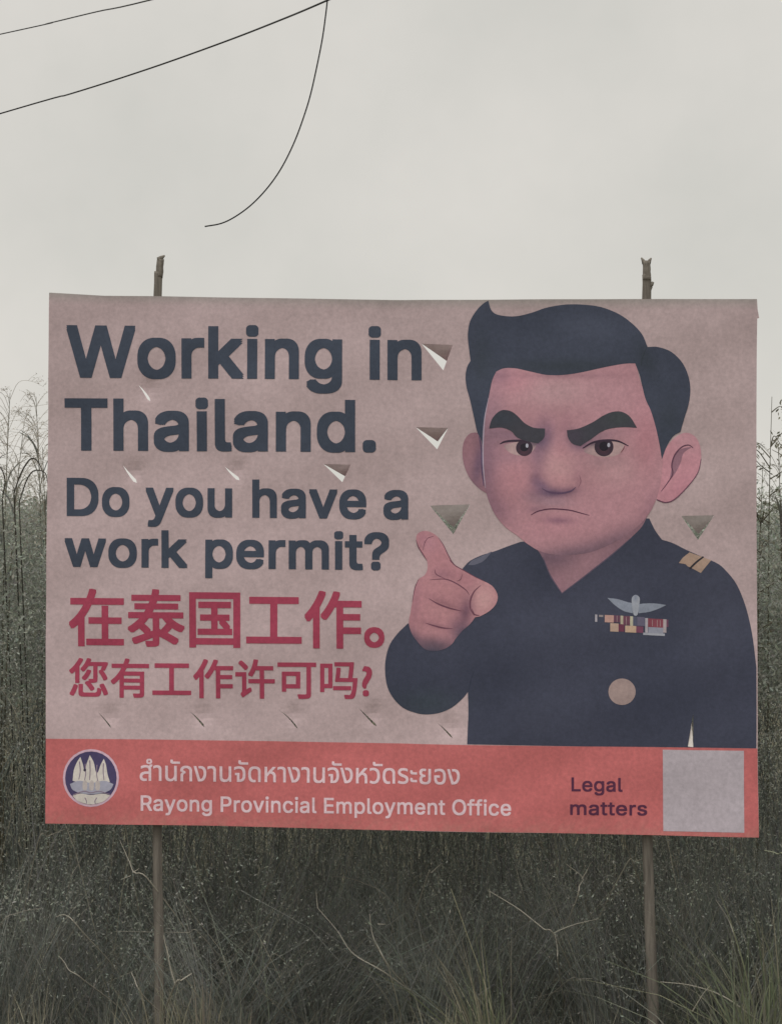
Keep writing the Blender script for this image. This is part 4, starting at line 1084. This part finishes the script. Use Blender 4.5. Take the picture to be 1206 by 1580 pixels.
tuft(60, 13.5, 1490, 150, .15, OLIVE, DRYC, .35, "olive grass tuft at the left bottom corner of the view")
tuft(160, 13.4, 1530, 100, .12, OLIVE, DRYC, .35, "low olive grass tuft left of the left pole")
tuft(620, 13.6, 1535, 80, .12, OLIVE, DRYC, .4, "low dull grass tuft under the middle of the board")

def stalk(pts, Y, r, col, label, branches=()):
    """a dry bare stem: rises from the ground below its lowest point, through the photo points (lowest first)"""
    Y -= .40
    p3 = [at_depth(x, y, Y + .02 * i) for i, (x, y) in enumerate(pts)]
    d0 = p3[0][0] - p3[1][0]
    run = math.copysign(min(.5, .12 + 3 * abs(d0)), d0)
    ft = np.array([p3[0][0] + run, Y + .9, -.05])
    mid = p3[0] * .5 + ft * .5 + np.array([run * .12, .1, .12 * p3[0][2]])
    path = catmull([ft, mid] + p3, 6)
    acc = ([], [])
    r *= .8
    rr = [r * (1 - .6 * i / (len(path) - 1)) for i in range(len(path))]
    add(acc, tube(path, rr, 5))
    for b in branches:
        bp = [at_depth(x, y, Y + .02) for x, y in b]
        bp = catmull(bp, 5) if len(bp) > 2 else bp
        add(acc, tube(bp, [r * .6 * (1 - .5 * i / (len(bp) - 1)) for i in range(len(bp))], 5))
    V, Fc = acc
    o = mesh_obj("dry_stalk", V, Fc, M_DRY, None, np.repeat(np.array(col)[None], len(V), 0), attr='tint')
    tag(o, label, "stalk", "bare dry stalks in front of the thicket")
T3 = lambda *P: [(x / 2, 1240 + y / 2) for x, y in P]
T4 = lambda *P: [(603 + x / 2, 1240 + y / 2) for x, y in P]
LC, MC = (.42, .395, .335), (.28, .268, .23)
stalk(T3((468, 246), (415, 212), (400, 180), (370, 112)), 14.45, .0055, LC, "pale crooked stalk touching the left pole just under the board", [T3((404, 222), (380, 232)), T3((412, 212), (430, 200))])
stalk(T3((0, 378), (55, 338), (130, 322)), 14.2, .005, MC, "thin stalk arching in from the left edge below the board", ())
stalk(T3((118, 120), (150, 100), (202, 78)), 14.6, .005, LC, "short slanted stalk by the board's lower left corner")
stalk(T3((250, 390), (205, 345), (172, 350)), 14.4, .006, LC, "bent pale stalk with a level tip left of the left pole")
stalk(T3((260, 545), (215, 515), (200, 490), (182, 470)), 14.3, .0055, LC, "wavy pale stalk low down left of the left pole")
stalk(T3((215, 250), (240, 190), (300, 95)), 14.7, .005, MC, "long dull stalk slanting right under the red band's seal")
stalk(T3((440, 590), (415, 540), (405, 520)), 14.1, .006, LC, "short stalk leaning against the left pole foot")
stalk(T3((540, 560), (560, 545), (592, 524)), 14.0, .008, LC, "pale broken blade pointing right beside the left pole", [T3((520, 470), (510, 430), (505, 405)), T3((540, 555), (525, 500), (515, 440))])
stalk(T3((620, 405), (580, 398), (500, 397), (360, 394)), 14.5, .005, MC, "thin level stick crossing behind the left pole")
stalk(T3((1206, 535), (1092, 465), (1040, 392), (980, 322)), 14.4, .006, LC, "long pale stalk leaning left beneath the middle of the board", [T3((980, 322), (975, 270))])
stalk(T3((1206, 510), (1165, 440), (1148, 400), (1140, 340)), 14.45, .006, LC, "curved pale stalk just right of the long leaning one", [T3((1165, 372), (1190, 372))])
stalk(T3((860, 470), (820, 505), (785, 550)), 14.35, .004, MC, "fine drooping stalk between left pole and board middle")
stalk(T3((1206, 300), (1120, 245), (1060, 228), (1025, 225)), 14.7, .005, MC, "faint stalk arching left under the band's middle")
stalk(T4((570, 300), (580, 255), (590, 228), (538, 185)), 14.5, .006, LC, "forked pale stalk shaped like a Y under the red band", [T4((588, 232), (602, 210), (615, 182))])
stalk(T4((505, 410), (470, 386), (400, 330), (350, 298), (303, 270)), 14.4, .006, LC, "long stalk leaning far left below the Y shaped one", [T4((305, 288), (303, 262)), T4((500, 400), (560, 375), (640, 355))])
stalk(T4((515, 495), (513, 450), (505, 402)), 14.3, .0055, LC, "short upright stalk under the forked ones")
stalk(T4((408, 285), (395, 240), (384, 190)), 14.6, .005, MC, "thin upright stalk left of the Y shaped one")
stalk(T4((1090, 640), (1010, 588), (920, 560), (830, 550)), 14.1, .007, LC, "pale stalk lying left towards the right pole foot", [T4((930, 640), (960, 590), (985, 560))])
stalk(T4((1215, 185), (1190, 155), (1150, 144)), 14.0, .007, (.34, .36, .26), "pale blade bowing in at the right edge under the board corner")
stalk(T4((1062, 430), (1040, 360), (1000, 295)), 14.3, .006, MC, "dull stalk leaning left, right of the right pole")
stalk(T4((720, 196), (750, 180), (776, 170)), 14.5, .006, LC, "short pale twig touching the right pole's top left side")
stalk(T4((330, 680), (285, 545), (240, 420), (185, 262)), 14.0, .006, (.33, .32, .22), "tall straight stalk rising from the slim tuft under the elbow")
stalk(T4((110, 230), (125, 212), (155, 185)), 14.5, .0055, LC, "tiny pale twig under the words near the board's lower middle")
stalk(T4((540, 550), (580, 542), (622, 540)), 14.3, .005, MC, "faint level stick low between the Y stalk and the right pole")

def plume(px, base_Y, top_py, col, label, lean=0.0, n=240, spread=.22, leafy=False):
    """tall reed with feathery head: thing > stem, leaf_blades, plume"""
    top = at_depth(px, top_py, base_Y)
    root = empty("tall_reed" if not leafy else "sapling", (float(top[0] - lean), float(base_Y), 0.0))
    tag(root, label, "reed" if not leafy else "sapling", "tall reeds above the thicket")
    H = top[2]
    path = catmull([np.array([top[0] - lean, base_Y, -.03]), np.array([top[0] - lean * .9, base_Y, H * .5]), np.array([top[0] - lean * .55, base_Y, H * .82]), top], 7)
    V, Fc = tube(path, [.007 * (1 - .75 * i / (len(path) - 1)) for i in range(len(path))], 5)
    mesh_obj("stem", V, Fc, M_DRY, root, np.repeat(np.array((.13, .12, .085))[None], len(V), 0), attr='tint')
    path = np.array(path)
    at = lambda u: np.array([np.interp(u * (len(path) - 1), np.arange(len(path)), path[:, j]) for j in range(3)])
    if not leafy:
        # open head of hair-thin, forking, nodding branchlets
        acc, ends = ([], []), []
        for i in range(n):
            u = .60 + .39 * (i + RNG.random()) / n
            p0, a = at(u), RNG.uniform(0, 2 * math.pi)
            L = spread * RNG.uniform(.5, 1.25) * (1.15 - .75 * (u - .6) / .4)
            d = np.array([math.cos(a), math.sin(a) * .7, 0])
            c = catmull([p0, p0 + d * L * .3 + np.array([0, 0, L * RNG.uniform(.35, .6)]), p0 + d * L * .75 + np.array([0, 0, L * RNG.uniform(.5, .8)]), p0 + d * L * 1.15 + np.array([0, 0, L * RNG.uniform(.3, .7)])], 4)
            add(acc, tube(c, [.0019 - .0011 * j / len(c) for j in range(len(c))], 3))
            for k in range(5):
                j = int(RNG.integers(3, len(c)))
                a2 = a + RNG.normal(0, .9)
                l2 = L * RNG.uniform(.15, .4)
                e = c[j] + np.array([math.cos(a2) * l2, math.sin(a2) * l2 * .7, l2 * RNG.uniform(.1, .9)])
                add(acc, tube([c[j], (c[j] + e) / 2 + np.array([0, 0, .1 * l2]), e], [.0013, .001, .0007], 3))
                ends += [e, (c[j] + e) / 2]
        ends = np.array(ends)
        V1, F1 = np.array(acc[0]), [f for f in acc[1] if len(f) == 4]
        V2, Q2 = leaves(np.repeat(ends, 2, 0) + RNG.normal(size=(2 * len(ends), 3)) * .008, RNG.uniform(.008, .018, 2 * len(ends)), .35)
        V, Q, T_ = joined([(V1, np.array(F1), np.repeat(np.array(col)[None], len(V1), 0)), (V2, Q2, tint(2 * len(ends), 4, col, .25))])
        quad_obj("plume", V, Q, M_DRY, root, T_)
        for i in range(7):
            hh = RNG.uniform(.35, .6, 1)
            V, Q = blades(at(RNG.uniform(.35, .8))[None], hh, hh * RNG.uniform(.4, 1.1), RNG.uniform(0, 2 * math.pi, 1), RNG.uniform(.010, .017, 1), 7, droop=2.4)
            quad_obj("leaf_blade", V, Q, M_LEAF, root, tint(1, 16, GREEN, .2))
    else:
        pts = []
        for i in range(16):
            t = RNG.uniform(.45, .98)
            p0 = at(t)
            a = RNG.uniform(0, 2 * math.pi)
            L = RNG.uniform(.15, .42) * (1.25 - t) * 1.6
            d = np.array([math.cos(a) * .8, math.sin(a) * .8, RNG.uniform(.5, 1.0)])
            c = catmull([p0, p0 + d * L * .5 + RNG.normal(0, .02, 3), p0 + d * L + np.array([0, 0, -.05])], 5)
            V, Fc = tube(c, [.0042 * (1 - .06 * j) for j in range(len(c))], 4)
            mesh_obj("branch", V, Fc, M_DRY, root, np.repeat(np.array((.15, .14, .11))[None], len(V), 0), attr='tint')
            for j in range(9):
                pts.append(c[RNG.integers(2, len(c))] + RNG.normal(0, .02, 3))
        pts = np.array(pts)
        V, Q = leaves(pts, RNG.uniform(.022, .045, len(pts)), .4)
        quad_obj("leaves", V, Q, M_LEAF, root, tint(len(pts), 4, (.20, .20, .145), .3))
PL = (.46, .42, .36)
plume(16, 16.2, 606, PL, "pale feathery reed, tallest at the left edge", .05, 26, .40)
plume(56, 16.6, 612, PL, "pale feathery reed close against the board's left side", -.06, 26, .36)
plume(-14, 16.4, 650, PL, "feathery reed cut by the left edge of the view", .1, 24, .40)
plume(36, 15.8, 664, (.32, .29, .24), "shorter feathery reed between the two tall ones at left", .12, 24, .38)
plume(66, 15.6, 690, (.30, .28, .23), "low bushy reed half hidden by the board's left edge", -.05, 22, .34)
plume(1190, 16.0, 612, PL, "slender leafy sapling beside the board's right edge, the taller one", .04, leafy=True)
plume(1214, 16.4, 640, PL, "leafy sapling cut by the right edge of the view", -.05, leafy=True)
plume(1176, 15.7, 718, PL, "low leafy sapling half hidden by the board's right edge", .05, leafy=True)
plume(1200, 15.9, 690, (.30, .28, .22), "feathery reed standing among the saplings on the right", -.03, 22, .34)

# arching dark leaves at the top left of the thicket
def arch_leaf(pts, Y, w, label):
    c = catmull([at_depth(x, y, Y) for x, y in pts], 7)
    ft = np.array([c[0][0], Y, -.03])
    ft = ft + np.array([-.2, 2.2, 0])
    c = catmull([ft, (ft + c[0]) / 2 + np.array([0, .1, 0]), c[0]], 6)[:-1] + list(c)
    m = len(c)
    V, Q = [], []
    for i, p in enumerate(c):
        d = c[min(i + 1, m - 1)] - c[max(i - 1, 0)]
        nrm = np.array([d[2], 0, -d[0]])
        nrm /= np.linalg.norm(nrm) + 1e-9
        ww = w * (1 - .8 * (i / (m - 1)) ** 2) / 2 * min(1, .35 + 1.1 * i / m)
        V += [p - nrm * ww, p + np.array([0, -.004, 0]), p + nrm * ww]
        if i < m - 1:
            k = 3 * i
            Q += [(k, k + 1, k + 4, k + 3), (k + 1, k + 2, k + 5, k + 4)]
    o = quad_obj("reed_leaf", np.array(V), np.array(Q), M_LEAF, None, np.repeat(np.array((.065, .06, .052))[None], len(V), 0))
    tag(o, label, "reed leaf", "dark arching reed leaves at the board's left")
arch_leaf([(22, 760), (34, 728), (48, 708), (60, 714), (70, 740)], 15.2, .014, "dark reed leaf arching over, highest at the board's left edge")
arch_leaf([(30, 775), (42, 740), (54, 726), (70, 730), (74, 748)], 15.0, .012, "dark reed leaf arching just under the highest one")
arch_leaf([(4, 770), (8, 742), (2, 722), (-8, 716)], 15.1, .013, "dark reed leaf bowing out of the left edge")
